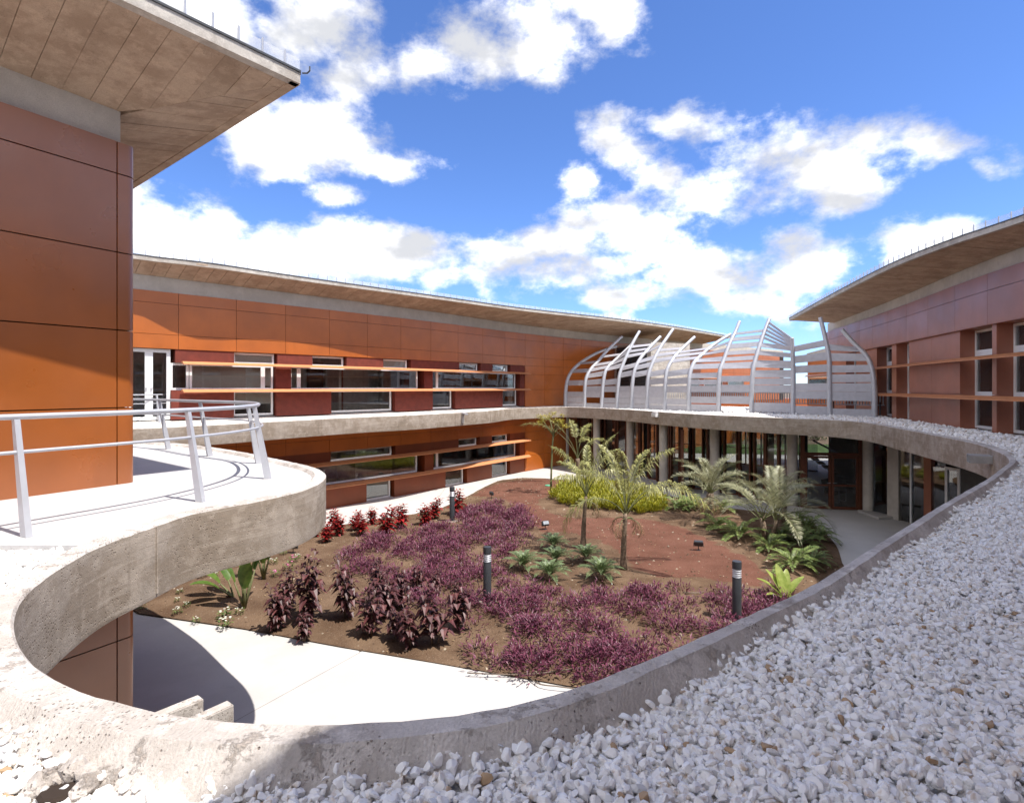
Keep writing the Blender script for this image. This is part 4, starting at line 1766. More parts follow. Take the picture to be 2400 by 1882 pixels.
for i in range(22):
    mb = MB()
    z = 4.02 + i * .155
    mb.bar((a.x + ln.x * .05, a.y + ln.y * .05, z), (b.x + ln.x * .05, b.y + ln.y * .05, z), .07, .035, (ln.x, ln.y, 1.2))
    mb.build('slat', M['dark'], lo)
mm = (a + b) / 2
mb = MB()
mb.bar((mm.x + ln.x * .1, mm.y + ln.y * .1, 3.95), (mm.x + ln.x * .1, mm.y + ln.y * .1, 7.45), .09, .06, (ln.x, ln.y, 0))
mb.build('mullion', M['dark'], lo)

# ==================================================================== THE METAL SCREEN
pscr = empty('metal_screen', (9, 25, ZD), 'curving basket-like screen of pale grey steel ribs and metal slats on the far terrace', 'screen')
u2y = [(1325, 29.7), (1411, 28.2), (1515, 26.4), (1615, 24.7), (1685, 23.7), (1762, 22.8), (1858, 21.8), (1945, 20.9), (2048, 20.0)]


def ybase(u):
    return SK * float(np.interp(u, [a for a, _ in u2y], [b for _, b in u2y]))


def z6(p):
    return 1300 + p[0] / 2.7923, 730 + p[1] / 2.7923


ribs_px = [
    [(70, 607), (74, 500), (90, 430), (125, 375), (200, 315), (300, 262), (405, 230)],
    [(197, 610), (203, 450), (232, 385), (290, 318), (350, 250), (440, 165)],
    [(307, 617), (316, 480), (335, 385), (385, 330), (450, 270), (505, 215)],
    [(407, 622), (420, 440), (440, 365), (480, 270), (520, 190), (555, 130)],
    [(505, 630), (508, 480), (525, 380), (560, 310), (620, 240), (692, 165)],
    [(605, 635), (612, 430), (640, 340), (690, 240), (740, 165), (775, 115)],
    [(722, 650), (732, 400), (770, 318), (820, 258), (870, 210), (915, 168)],
    [(880, 655), (882, 430), (910, 340), (960, 288), (1050, 212), (1150, 150)],
    [(1075, 660), (1080, 400), (1110, 310), (1150, 200), (1182, 135), (1210, 65)],
    [(1290, 666), (1297, 400), (1330, 262), (1370, 140), (1405, 48)],
    [(1558, 672), (1562, 430), (1558, 280), (1552, 172)],
    [(1800, 678), (1798, 400), (1795, 300), (1770, 170), (1738, 40)],
    [(2092, 685), (2092, 500), (2074, 370), (2040, 290), (1960, 210), (1880, 120)],
]
rib3 = []
nb = Vector((.83, .55)).normalized()
nd_ = Vector((-.55, .83)).normalized()
for i, rb in enumerate(ribs_px):
    pu = [z6(p) for p in rb]
    Y0 = ybase(pu[0][0])
    B = Vector(((pu[0][0] - 1200) / FP * Y0, Y0))
    dr_ = nb if i < 11 else nd_
    pts = []
    for j, (u, v) in enumerate(pu):
        k = (u - 1200) / FP
        s_ = (k * B.y - B.x) / (dr_.x - k * dr_.y)
        q = B + dr_ * s_
        z = HC - (v - 908) / FP * q.y
        if j == 0:
            z = ZD - .06
        pts.append(Vector((q.x, q.y, z)))
    pts = smooth_path(pts, False, .12)
    rib3.append(pts)
    mb = MB()
    mb.tube(pts, [.115 - .035 * i_ / len(pts) for i_ in range(len(pts))], 10)
    mb.build('rib', M['steel'], pscr, True)


def along(pts, h):
    d = 0
    for a, b in zip(pts, pts[1:]):
        l = (b - a).length
        if d + l >= h:
            return a.lerp(b, (h - d) / l)
        d += l
    return None


def rlen(pts):
    return sum((b - a).length for a, b in zip(pts, pts[1:]))


LEFT = [(.02, .32), (.34, .64), (.66, .96), (.98, 1.28), (1.36, 1.64), (1.78, 2.05), (2.20, 2.46), (2.60, 2.84), (3.0, 3.2), (3.36, 3.52), (3.7, 3.84)]
BAYS = {
    0: [0, 1, 2, 4, 6, 8], 1: [0, 2, 3, 4, 5, 6, 7, 9], 2: [0, 1, 3, 4, 6, 7, 8, 9], 3: [0, 1, 2, 3, 5, 6, 8, 9, 10], 4: [0, 1, 2, 3, 5, 6, 7, 9],
    5: [0, 1, 2, 3, 4, 5, 7, 8, 9], 6: [0, 1, 3, 4, 5, 7, 8, 9],
    7: [(.04, .38), (.44, .72), (.96, 1.22), (1.30, 1.50), (1.60, 1.82), (2.05, 2.30), (2.42, 2.66), (2.95, 3.12), (3.4, 3.52)],
    8: [(.44, .76), (.96, 1.26), (1.42, 1.66), (2.02, 2.30), (2.42, 2.60), (2.74, 2.90), (3.08, 3.30), (3.48, 3.66), (3.85, 3.95)],
    9: [(.13, .50), (.95, 1.24), (1.28, 1.54), (1.58, 1.87), (1.95, 2.24), (2.40, 2.56), (2.68, 2.84), (3.04, 3.26)],
    10: [(.06, .40), (.70, 1.00), (1.03, 1.31), (1.75, 2.03), (2.16, 2.44), (2.62, 2.84), (3.05, 3.22), (3.40, 3.50), (3.58, 3.66)],
    11: [(.02, .32), (.64, .97), (1.00, 1.31), (1.37, 1.66), (1.75, 2.02), (2.20, 2.50), (2.62, 2.86)],
}
for i in range(12):
    A, B_ = rib3[i], rib3[i + 1]
    LA, LB = rlen(A), rlen(B_)
    lm = min(LA, LB)
    for it in BAYS[i]:
        h, h1 = LEFT[it] if isinstance(it, int) else it
        sc_ = 1.0 if i < 7 else 1.06
        h, h1 = h * sc_, h1 * sc_
        h, h1 = (h - .012, h1 + .012) if h > .4 else (h, h1)
        if h1 > lm * .90:
            continue
        # the upper blades run up towards the longer rib
        q_ = max(0.0, h / lm - .45) * .9
        ga = 1 + (LA / lm - 1) * q_
        gb = 1 + (LB / lm - 1) * q_
        if 1 <= i <= 6:
            gb *= 1 + .16 * max(0, h - .9) / h
        p = [along(A, h * ga), along(A, h1 * ga), along(B_, h * gb), along(B_, h1 * gb)]
        if any(q is None for q in p):
            continue
        a0, a1, b0, b1 = p
        n_ = (b0 - a0).cross(a1 - a0).normalized()
        if n_.y > 0:
            n_ = -n_
        off = n_ * -.02
        th = n_ * .035
        mb = MB()
        mb.add([a0 + off, b0 + off, b1 + off, a1 + off, a0 + off + th, b0 + off + th, b1 + off + th, a1 + off + th],
               [(0, 1, 2, 3), (7, 6, 5, 4), (0, 4, 5, 1), (1, 5, 6, 2), (2, 6, 7, 3), (3, 7, 4, 0)])
        o = mb.build('slat', M['slat'], pscr)
# fan blades between the two tallest ribs
A, B_ = rib3[9], rib3[10]
for k in range(5):
    ha = rlen(A) * (.96 - k * .045)
    hb = rlen(B_) * (.98 - k * .035)
    a, b = along(A, ha), along(B_, hb)
    mb = MB()
    mb.bar(a, b, .03, .11, (0, .3, 1))
    mb.build('slat', M['slat'], pscr)

# low balustrade behind the screen
bal = empty('balustrade', (10, 26, ZD), 'low balustrade of closely set upright bars just behind the metal screen', 'railing')
bp = Path([(Vector((p[0].x, p[0].y)) + nb * .9) for p in rib3[5:13]], 1)
mb = MB()
bp.box(mb, 0, bp.L, kz(4.56), kz(4.56) + .04, -.02, .02, n=14)
bp.box(mb, 0, bp.L, kz(4.12), kz(4.12) + .04, -.02, .02, n=14)
mb.build('rail', M['steel'], bal)
b1_ = MB()
b1_.box(-.018, .018, -.012, .012, 0, .46)
bme = b1_.mesh('baluster', M['steel'])
b2_ = MB()
b2_.box(-.02, .02, -.02, .02, 0, .62)
pme = b2_.mesh('post', M['dark'])
s_ = .05
k = 0
while s_ < bp.L:
    q = bp.P(s_)
    put('baluster', bme, bal, Vector((q.x, q.y, kz(4.12) + .04)) - bal.location)
    if k % 16 == 0:
        q = bp.Q(s_, .05)
        put('post', pme, bal, Vector((q.x, q.y, ZD - .06)) - bal.location)
    s_ += .105
    k += 1

# ==================================================================== RAILINGS
def railing(name, base, label, lean, h=.84 * SK, mid=.59 * SK, tail0=None, tail1=None, rr=.024):
    root = empty(name, (base[1][0], base[1][1], ZD), label, 'railing')
    ext = ([tail0] if tail0 else []) + base + ([tail1] if tail1 else [])
    path = Path(smooth_path([Vector((p[0], p[1])) for p in ext], step=.12), 1)

    def inward(p):
        t = min(np.linspace(0, path.L, 200), key=lambda s: (path.P(s) - Vector((p[0], p[1]))).length)
        return path.N(t) * lean
    for p in base:
        i = inward(p)
        t_ = Vector((i.y, -i.x, 0)).normalized()
        n_ = Vector((i.x, i.y, 0)).normalized()
        vs = []
        for (z, wd, th, k) in ((0, .085, .045, 0), (h - .02, .045, .038, 1)):
            c = Vector((p[0] + i.x * k, p[1] + i.y * k, ZD + .002 + z))
            for (a, b) in ((-1, -1), (1, -1), (1, 1), (-1, 1)):
                vs.append(c + n_ * (wd / 2 * a) + t_ * (th / 2 * b))
        mb = MB()
        mb.hexa(vs)
        o = mb.build('post', M['steel'], root)
        bm = bmesh.new()
        bm.from_mesh(o.data)
        bmesh.ops.recalc_face_normals(bm, faces=bm.faces)
        bm.to_mesh(o.data)
        bm.free()
    for nm, z, r_ in (('top_rail', h, rr), ('mid_rail', mid, rr * .62)):
        k = lean * z / h * (1 if lean >= 0 else 1)
        pts = []
        for t in np.linspace(0, path.L, int(path.L / .1)):
            q = path.Q(t, k * (1 if True else 1))
            pts.append((q.x, q.y, ZD + z))
        mb = MB()
        mb.tube(pts, r_, 10)
        mb.build(nm, M['steel'], root, True)
    return root


rb = [tuple(gp(u, v, ZD).xy) for u, v in [(62, 1258), (470, 1175.7), (628, 1122), (606, 1085.7), (492, 1069), (395, 1052.6)]]
# inward is to the left of travel here
railing('handrail', rb, 'white tubular handrail with leaning posts curving round the nose of the walkway', -.16, tail0=(rb[0][0] - .36, rb[0][1] - .83), tail1=(-7.6 * SK, 10.25 * SK))
rb2 = [(-11.6, 16.6), tuple(gp(374, 993.5, ZD).xy), tuple(gp(470, 988, ZD).xy)]
railing('handrail', rb2, 'short white handrail at the terrace door of the orange wing', -.14, rr=.019)

# ==================================================================== PLANTS
def rdir(rs, el0, el1, az=None):
    a = rs.uniform(0, 2 * pi) if az is None else az
    e = R(rs.uniform(el0, el1))
    return Vector((cos(a) * cos(e), sin(a) * cos(e), sin(e)))


def frond_mesh(name, mats, ln, n, leaf_len, leaf_w, arch, tip_droop, vee=.5, seed=0, start=.15, ldroop=.1, taper=True, rad=.012, el=70, swirl=0.0, fold=.0):
    """a pinnate frond in local space: leaves the origin along +X at elevation el and arches over"""
    rs = random.Random(seed)
    mb = MB()
    pts = []
    p = Vector((0, 0, 0))
    segs = 12
    e = R(el)
    for i in range(segs + 1):
        pts.append(p.copy())
        t = i / segs
        p = p + Vector((cos(e), 0, sin(e))) * (ln / segs)
        e -= R(arch) / segs * (1 + tip_droop * t * t)
    mb.tube(pts, [rad * (1 - .8 * i / segs) for i in range(segs + 1)], 4, 0)
    for i in range(n):
        t = start + (1 - start) * (i + .5) / n
        f = t * segs
        k = min(int(f), segs - 1)
        q = pts[k].lerp(pts[k + 1], f - k)
        d = (pts[k + 1] - pts[k]).normalized()
        up = Vector((-d.z, 0, d.x))
        if up.z < 0 and abs(d.z) < .99:
            up = -up
        pr = (sin(pi * min(1, (t - start) / (1 - start) * .85 + .15)) ** .6) if taper else 1
        for sgn in (-1, 1):
            l = leaf_len * pr * rs.uniform(.85, 1.12)
            tw = rs.uniform(-swirl, swirl)
            v = (Vector((0, sgn, 0)) * (1 - .25 * t) + d * (.45 + .5 * t) + up * (vee + tw)).normalized()
            mb.leaf(q, v, up, l, leaf_w * rs.uniform(.85, 1.1), ldroop + rs.uniform(-.05, .1), fold, 1)
    mb.leaf(pts[-1], (pts[-1] - pts[-2]).normalized(), Vector((0, 0, 1)), leaf_len * .5, leaf_w, .1, 0, 1)
    return mb.mesh(name, mats)


# ---- sago cycads
cyc_fronds = [frond_mesh('frond', [M['stem'], M['cycad']], .62, 24, .135, .022, 62, .5, .30, k, .12, .02, True, .008, 60) for k in range(3)]


def cycad(u, v, size, label, seed):
    p = ongarden(u, v)
    root = empty('cycad', p, label, 'cycad', 'cycads in the middle of the bed')
    mb = MB()
    mb.lathe([(.06, 0), (.085, .05), (.075, .12), (.04, .15)], 9)
    put('trunk', mb.mesh('trunk', M['trunk']), root)
    rs = random.Random(seed)
    n = 24
    for i in range(n):
        a = i * 2.39996
        k = i / n
        s_ = size * (1.05 - .35 * (1 - k)) * rs.uniform(.9, 1.08)
        put('frond', cyc_fronds[i % 3], root, (0, 0, .12), (rs.uniform(-.1, .1), R(28 - 55 * (1 - k)) , a), s_)
    return root


for i, (u, v, s_, lb) in enumerate([
        (1226, 1341, 1.08, 'sago cycad with upright fronds, leftmost of the six, beside the middle bollard'),
        (1297, 1290, 1.0, 'darker spreading sago cycad at the back of the six, on the red cinder edge'),
        (1288, 1363, 1.05, 'sago cycad at the front centre of the six, against the purple ground cover'),
        (1301, 1324, .98, 'small upright sago cycad in the middle of the other five'),
        (1372, 1319, 1.0, 'sago cycad at the foot of the left slender palm trunk'),
        (1409, 1360, 1.2, 'widest sago cycad with bright fronds, in front of the right slender palm')]):
    cycad(u, v, s_ * .92, lb, i)

# ---- slender palms
frond_cache = {}


def palm_frond(root, az, el, ln, arch, base, n=46, ll=.34, lw=.022, mat='palm', drp=.25, seed=0, vee=.15, swirl=.5, rad=.016, tip=.8, start=.18):
    me = frond_mesh('frond', [M['stem'], M[mat]], ln, n, ll, lw, arch, tip, vee, seed, start, drp, True, rad, el, swirl)
    return put('frond', me, root, base, (0, 0, R(az)))


def trunk(root, h, r0, r1, lean=(0, 0), mat='trunk', name='trunk', flare=True):
    mb = MB()
    pts, rr = [], []
    for i in range(9):
        t = i / 8
        pts.append((lean[0] * t * t, lean[1] * t * t, -.05 + (h + .05) * t))
        rr.append((r0 + (r1 - r0) * t + (.02 * max(0, 1 - t * 5) if flare else 0)) * (1 + .05 * sin(i * 2.1)))
    mb.tube(pts, rr, 9)
    return put(name, mb.mesh(name, M[mat], True), root)


p = ongarden(1367, 1289)
pa = empty('slender_palm', p, 'slender young palm with feathery upright crown, left of the pair above the cycads', 'palm tree', 'slender palms in the bed')
trunk(pa, 1.5, .085, .045, (.08, 0))
for i, (az, el, ln, ar) in enumerate([(80, 86, 2.0, 70), (20, 82, 1.9, 60), (175, 84, 1.9, 55), (260, 84, 1.8, 75), (330, 78, 1.7, 85), (130, 78, 1.7, 80), (210, 76, 1.5, 90), (10, 87, 2.1, 45)]):
    palm_frond(pa, az, el, ln, ar, (.08, 0, 1.42), seed=i, n=44, ll=.36, drp=.55, lw=.026, start=.32)
p = ongarden(1461, 1337)
pb = empty('slender_palm', p, 'slender palm with long drooping side fronds, right of the pair above the cycads', 'palm tree', 'slender palms in the bed')
trunk(pb, 1.42, .085, .05, (.06, 0))
for i, (az, el, ln, ar, ti) in enumerate([(186, 58, 2.3, 150, .4), (12, 64, 2.7, 120, .8), (330, 62, 2.5, 100, .8), (50, 80, 2.2, 60, .6), (120, 86, 2.2, 58, .6),
                                          (250, 86, 2.1, 48, .6), (5, 84, 2.3, 62, .6), (170, 82, 1.9, 80, .7), (290, 78, 1.9, 90, .7), (85, 70, 2.0, 110, .8)]):
    palm_frond(pb, az, el, ln, ar, (.06, 0, 1.32), seed=20 + i, n=46, ll=.36, drp=.55, lw=.026, tip=ti, start=.30)
p = ongarden(1356, 1131)
pd_ = empty('slender_palm', p, 'thin palm leaning left behind the yellow-green planting by the foyer', 'palm tree', 'slender palms in the bed')
trunk(pd_, 1.2, .13, .10, (-.05, 0))
for i, (az, el, ln, ar) in enumerate([(175, 68, 3.6, 75), (190, 74, 3.2, 55), (100, 85, 2.4, 60), (20, 70, 2.0, 80), (60, 78, 2.6, 70), (280, 75, 2.2, 80)]):
    palm_frond(pd_, az, el, ln, ar, (-.05, 0, 1.15), seed=50 + i, n=36, ll=.42, lw=.03, start=.45)
p = ongarden(1663, 1219)
pc = empty('pindo_palm', p, 'short stout palm with stiff greyish fronds beside the yellow-green planting', 'palm tree')
trunk(pc, .95, .17, .12, (.03, 0))
rs = random.Random(4)
for i in range(22):
    a = i * 137.5
    k = i / 22
    palm_frond(pc, a, 40 + 46 * k, rs.uniform(1.5, 1.9), 95 - 40 * k, (.03, 0, .9), seed=80 + i, n=34, ll=.34, lw=.022, mat='pindo', drp=.05, vee=.55, swirl=.15, start=.25, tip=.6)
for i in range(7):
    palm_frond(pc, i * 51 + 20, 5 - 6 * i % 20, .8, 110, (.03, 0, .82), seed=210 + i, n=20, ll=.22, lw=.018, mat='dry', drp=.2, start=.2)
for q_, hh in ((pa, 1.35), (pb, 1.28)):
    for i in range(4):
        palm_frond(q_, i * 97 + 40, 12, .75, 130, (.06, 0, hh), seed=230 + i, n=18, ll=.2, lw=.016, mat='dry', drp=.3, start=.3)
p = ongarden(1801, 1266)
pe = empty('clump_palm', p, 'big clumping palm with arching grey-green fronds in front of the double door', 'palm tree')
for k in range(4):
    mb = MB()
    a = k * 1.7
    mb.tube([(0.1 * cos(a), .1 * sin(a), -.04), (.2 * cos(a), .2 * sin(a), .35), (.28 * cos(a), .28 * sin(a), .7)], [.075, .06, .045], 8)
    put('trunk', mb.mesh('trunk', M['trunk'], True), pe)
for i in range(26):
    a = i * 137.5
    k = (i % 13) / 13
    b = i % 4 * 1.7
    palm_frond(pe, a, 38 + 48 * k, rs.uniform(1.7, 2.3), 100 - 42 * k, (.25 * cos(b), .25 * sin(b), .6), seed=120 + i, n=34, ll=.36, lw=.022, mat='pindo', drp=.06, vee=.5, swirl=.2, start=.28, tip=.6)
p = ongarden(1838, 1222)
pf = empty('dark_trunk_palm', p, 'small palm with a dark thin trunk between the clumping palm and the door', 'palm tree')
trunk(pf, 1.1, .10, .07)
for i in range(9):
    palm_frond(pf, i * 137.5, 45 + 4 * i, 1.3, 90, (0, 0, 1.05), seed=170 + i, n=28, ll=.3, lw=.022, mat='pindo', start=.3)

# ---- young tree with clustered yellow-green crown
p = ongarden(1291, 1160)
yt = empty('young_tree', p, 'thin young tree with a flat yellow-green crown on a bare stem by the red cinders', 'tree')
mb = MB()
mb.tube([(0, 0, -.05), (.02, 0, 1.0), (.06, 0, 2.0), (.12, 0, 2.75)], [.05, .04, .035, .028], 8)
rs = random.Random(9)
tips = []
for i in range(11):
    a = i * 2.4
    e = Vector((cos(a) * rs.uniform(.35, .72), sin(a) * rs.uniform(.35, .7), rs.uniform(.35, .95)))
    s0 = Vector((.12, 0, 2.5 + .02 * i))
    mb.tube([s0, s0 + e * .55 + Vector((0, 0, .03)), s0 + e], [.018, .012, .007], 5)
    tips.append(s0 + e)
put('trunk', mb.mesh('trunk', M['stem'], True), yt)
mb = MB()
for t in tips + [Vector((.12, 0, 3.5))]:
    for j in range(46):
        d = rdir(rs, -25, 60)
        mb.leaf(t + Vector((rs.gauss(0, .08), rs.gauss(0, .08), rs.gauss(0, .045))), d, (0, 0, 1), rs.uniform(.07, .13), .05, .1, .1)
put('crown', mb.mesh('crown', M['umbel']), yt)


# ---- leafy shrubs (burgundy and scarlet)
def shrub_meshes(seed, h, r, nst, nl, ll, lw, mat, drp):
    rs = random.Random(seed)
    st, lf = MB(), MB()
    for k in range(nst):
        a = rs.uniform(0, 6.28)
        rr = r * rs.uniform(.15, .75)
        hh = h * rs.uniform(.62, 1.0)
        tip = Vector((cos(a) * rr, sin(a) * rr, hh))
        b = Vector((cos(a) * .03, sin(a) * .03, -.03))
        mid = b.lerp(tip, .5) + Vector((rs.gauss(0, .03), rs.gauss(0, .03), 0))
        st.tube([b, mid, tip], [.011, .008, .004], 5)
        for j in range(nl):
            t = (j + rs.random()) / nl
            t = .16 + .84 * t
            q = b.lerp(mid, t * 2) if t < .5 else mid.lerp(tip, t * 2 - 1)
            d = rdir(rs, -8, 42, j * 2.4 + rs.uniform(-.4, .4))
            sz = rs.uniform(.7, 1.15) * (.65 + .5 * sin(pi * min(t, .95)))
            lf.leaf(q + d * .02, d, (0, 0, 1), ll * sz, lw * sz, drp + rs.uniform(-.1, .18), .14)
    return st.mesh('stem', M['twig'], True), lf.mesh('foliage', M[mat])


bk = [shrub_meshes(i, 1.0, .27, 5, 24, .21, .10, 'burgundy', .35) for i in range(4)]
for i, (u, v, h, lb) in enumerate([
        (643, 1462, .82, 'low burgundy-leaved shrub, leftmost of the dark shrubs near the paving'),
        (676, 1424, .80, 'burgundy shrub at the back left, behind the tall double one'),
        (728, 1446, 1.25, 'tallest burgundy shrub, a narrow column standing left in the bed'),
        (714, 1486, .58, 'small burgundy shrub at the foot of the tallest one, near the paving'),
        (812, 1442, 1.12, 'tall burgundy shrub right of the bare reddish soil, alone with its own shadow'),
        (867, 1482, .80, 'bushy burgundy shrub at the paving side, left of the middle gap'),
        (892, 1416, .92, 'burgundy shrub rising out of the purple ground cover at the back'),
        (929, 1489, .62, 'low burgundy shrub with a few bright leaves, at the centre front row'),
        (966, 1503, .80, 'burgundy shrub at the front with the darkest shadow by the paving'),
        (977, 1388, .62, 'small burgundy shrub deep in the purple ground cover'),
        (1017, 1502, .98, 'spreading burgundy shrub, front row, where the purple cover begins'),
        (1078, 1471, 1.05, 'large burgundy shrub left of the middle bollard'),
        (1026, 1394, .56, 'little burgundy shrub behind the large one by the middle bollard'),
        (905, 1445, .85, 'burgundy shrub in the middle of the group, half hidden by the front row'),
        (940, 1425, .75, 'burgundy shrub tucked between the group and the purple cover')]):
    p = ongarden(u, v)
    root = empty('burgundy_shrub', p, lb, 'shrub', 'burgundy-leaved shrubs by the paving')
    root.rotation_euler.z = i * 1.3
    w_ = .95 if h > 1.0 else 1.12
    st, lf = bk[i % 4]
    root.scale = (h * w_ * 1.12, h * w_ * 1.12, h * 1.2)
    put('stem', st, root)
    put('foliage', lf, root)

bk = [shrub_meshes(40 + i, 1.0, .34, 7, 22, .24, .10, 'scarlet', .2) for i in range(3)]
for i, (u, v, h, lb) in enumerate([
        (738, 1257, .42, 'dark small red shrub nearest to the walkway nose'),
        (764, 1273, .46, 'low scarlet shrub standing forward at the left end of the row'),
        (787, 1240, .58, 'scarlet shrub at the back left of the row by the paving'),
        (793, 1256, .56, 'bright scarlet shrub in front of the back left one'),
        (831, 1244, .50, 'scarlet shrub, left half of the pair in the middle of the row'),
        (849, 1257, .55, 'scarlet shrub, right half of the pair with the darkest base'),
        (871, 1226, .52, 'scarlet shrub set back against the white paving'),
        (902, 1255, .72, 'tall bright scarlet shrub with a loose top in mid row'),
        (940, 1236, .66, 'scarlet shrub leaning right, with wispy shoots'),
        (995, 1229, .62, 'broad dark scarlet shrub, last but two before the far bollard'),
        (1016, 1215, .60, 'scarlet shrub touching the broad dark one on its right'),
        (1068, 1206, .78, 'scarlet shrub right behind the far bollard')]):
    p = ongarden(u, v)
    root = empty('scarlet_shrub', p, lb, 'shrub', 'scarlet shrubs in a row along the path')
    root.rotation_euler.z = i * 1.9
    root.scale = (h * 1.65, h * 1.65, h * 1.3)
    st, lf = bk[i % 3]
    put('stem', st, root)
    put('foliage', lf, root)

# ---- purple ground cover: one mass
pur_px = [(812, 1300), (850, 1268), (905, 1258), (1000, 1240), (1040, 1240), (1075, 1205), (1130, 1180), (1180, 1178), (1225, 1195), (1258, 1240), (1248, 1275), (1190, 1300),
          (1180, 1345), (1200, 1378), (1265, 1388), (1330, 1395), (1450, 1382), (1600, 1378), (1740, 1385), (1850, 1385), (1880, 1400), (1800, 1500), (1600, 1640), (1350, 1612), (1290, 1602),
          (1200, 1588), (1120, 1572), (1062, 1560), (1085, 1520), (1100, 1470), (1040, 1430), (930, 1410), (850, 1400), (790, 1345)]
pur = [tuple(gp(u, v, .15).xy) for u, v in pur_px]


def ground_cover(name, poly, nclump, nblade, ln, wd, mat, label, seed, elev=(8, 75), gaps=0, spread=.16, stems=True):
    rs = np.random.RandomState(seed)
    x0, x1 = min(p[0] for p in poly), max(p[0] for p in poly)
    y0, y1 = min(p[1] for p in poly), max(p[1] for p in poly)
    xs, ys = rs.uniform(x0, x1, nclump * 6), rs.uniform(y0, y1, nclump * 6)
    k = inside(poly, xs, ys) & inside(bedxy, xs, ys)
    if gaps:
        g = np.sin(xs * 2.3 + 1.1 * np.sin(ys * 1.7)) + np.sin(ys * 2.9 + 1.3 * np.sin(xs * 2.1)) + .6 * np.sin(xs * 5.1 - ys * 4.3)
        far = np.clip((ys - 13) / 6, 0, 1)
        k &= g > (-gaps - 1.2 * far * (rs.uniform(size=len(xs))))
    xs, ys = xs[k][:nclump], ys[k][:nclump]
    q = random.Random(seed)
    mb = MB()
    for x, y in zip(xs, ys):
        z = gz(x, y)
        sz = q.uniform(.5, 1.45)
        for j in range(int(nblade * (.6 + .5 * sz))):
            a = q.uniform(0, 6.28)
            rr = spread * sz * q.random() ** .6
            hh = q.uniform(.02, .22) * sz * (1.1 - rr / (spread * 1.6 * sz + 1e-6)) * (ln / .14)
            b = Vector((x + cos(a) * rr, y + sin(a) * rr, z + hh))
            d = rdir(q, elev[0], elev[1], a + q.uniform(-.9, .9))
            mb.leaf(b, d, (0, 0, 1), ln * q.uniform(.6, 1.15), wd * q.uniform(.8, 1.2), q.uniform(-.05, .35), .18)
    o = mb.build(name, M[mat])
    tag(o, label, 'ground cover', None, 'stuff')
    print(name, len(xs), len(mb.f))
    return o


ground_cover('purple_ground_cover', pur, 720, 44, .15, .028, 'purple', 'purple trailing ground cover of narrow leaves filling the middle of the bed', 2, gaps=.95, spread=.24)
yel_px = [(1293, 1172), (1318, 1150), (1360, 1138), (1430, 1142), (1500, 1160), (1555, 1180), (1552, 1206), (1512, 1216), (1440, 1206), (1375, 1198), (1318, 1192)]
yel = [tuple(gp(u, v, .05).xy) for u, v in yel_px]
ground_cover('yellow_ground_cover', yel, 640, 42, .22, .040, 'yellowgreen', 'dense yellow-green ferny planting spread under the slender palms', 3, elev=(35, 88), spread=.16)


# crumbs of earth, chippings and fallen leaves over the bed
q = random.Random(77)
rs = np.random.RandomState(78)
xs, ys = rs.uniform(-10, 11, 16000), rs.uniform(8, 29, 16000)
k = inside(bedxy, xs, ys)
xs, ys = xs[k][:5200], ys[k][:5200]
mb = MB()
for x, y in zip(xs, ys):
    z = gz(x, y)
    r_ = q.choice([.012, .015, .02, .028, .04]) * q.uniform(.7, 1.3)
    kind = q.random()
    mi = 0 if kind < .62 else (1 if kind < .9 else 2)
    if mi == 2:
        mb.leaf((x, y, z + .012), (cos(x * 9), sin(x * 9), .1), (0, 0, 1), q.uniform(.05, .1), .03, .05, .2, 2)
        continue
    vs = [Vector((x + q.gauss(0, .12) * r_ + cos(a) * r_, y + sin(a) * r_ * q.uniform(.6, 1), z - .004)) for a in (0, 1.5, 3.1, 4.6)]
    top_ = Vector((x + q.gauss(0, .3) * r_, y + q.gauss(0, .3) * r_, z + r_ * q.uniform(.5, .95)))
    mb.add(vs + [top_], [(0, 1, 4), (1, 2, 4), (2, 3, 4), (3, 0, 4)], mi)
o = mb.build('soil_crumbs', [simple('earth_clod', (.11, .068, .042), .95, var=.3), simple('pale_chipping', (.33, .27, .20), .9, var=.3), M['dry']])
tag(o, 'crumbs of earth, pale chippings and fallen leaves over the bed', 'litter', None, 'stuff')


# ---- ferny zamias at the right edge of the bed
def zamia(u, v, size, label, seed, mat='fern', group='low ferny plants at the right of the bed', n=15, el=48):
    p = ongarden(u, v)
    root = empty('zamia', p, label, 'plant', group)
    rs = random.Random(seed)
    me = [frond_mesh('frond', [M['stem'], M[mat]], .75, 13, .17, .055, 75, .5, .25, seed * 3 + k, .2, .1, True, .009, el, .1, .08) for k in range(2)]
    for i in range(n):
        k = i / n
        put('frond', me[i % 2], root, (0, 0, .03), (rs.uniform(-.15, .15), R(25 - 50 * (1 - k)), i * 2.39996), size * rs.uniform(.8, 1.1))


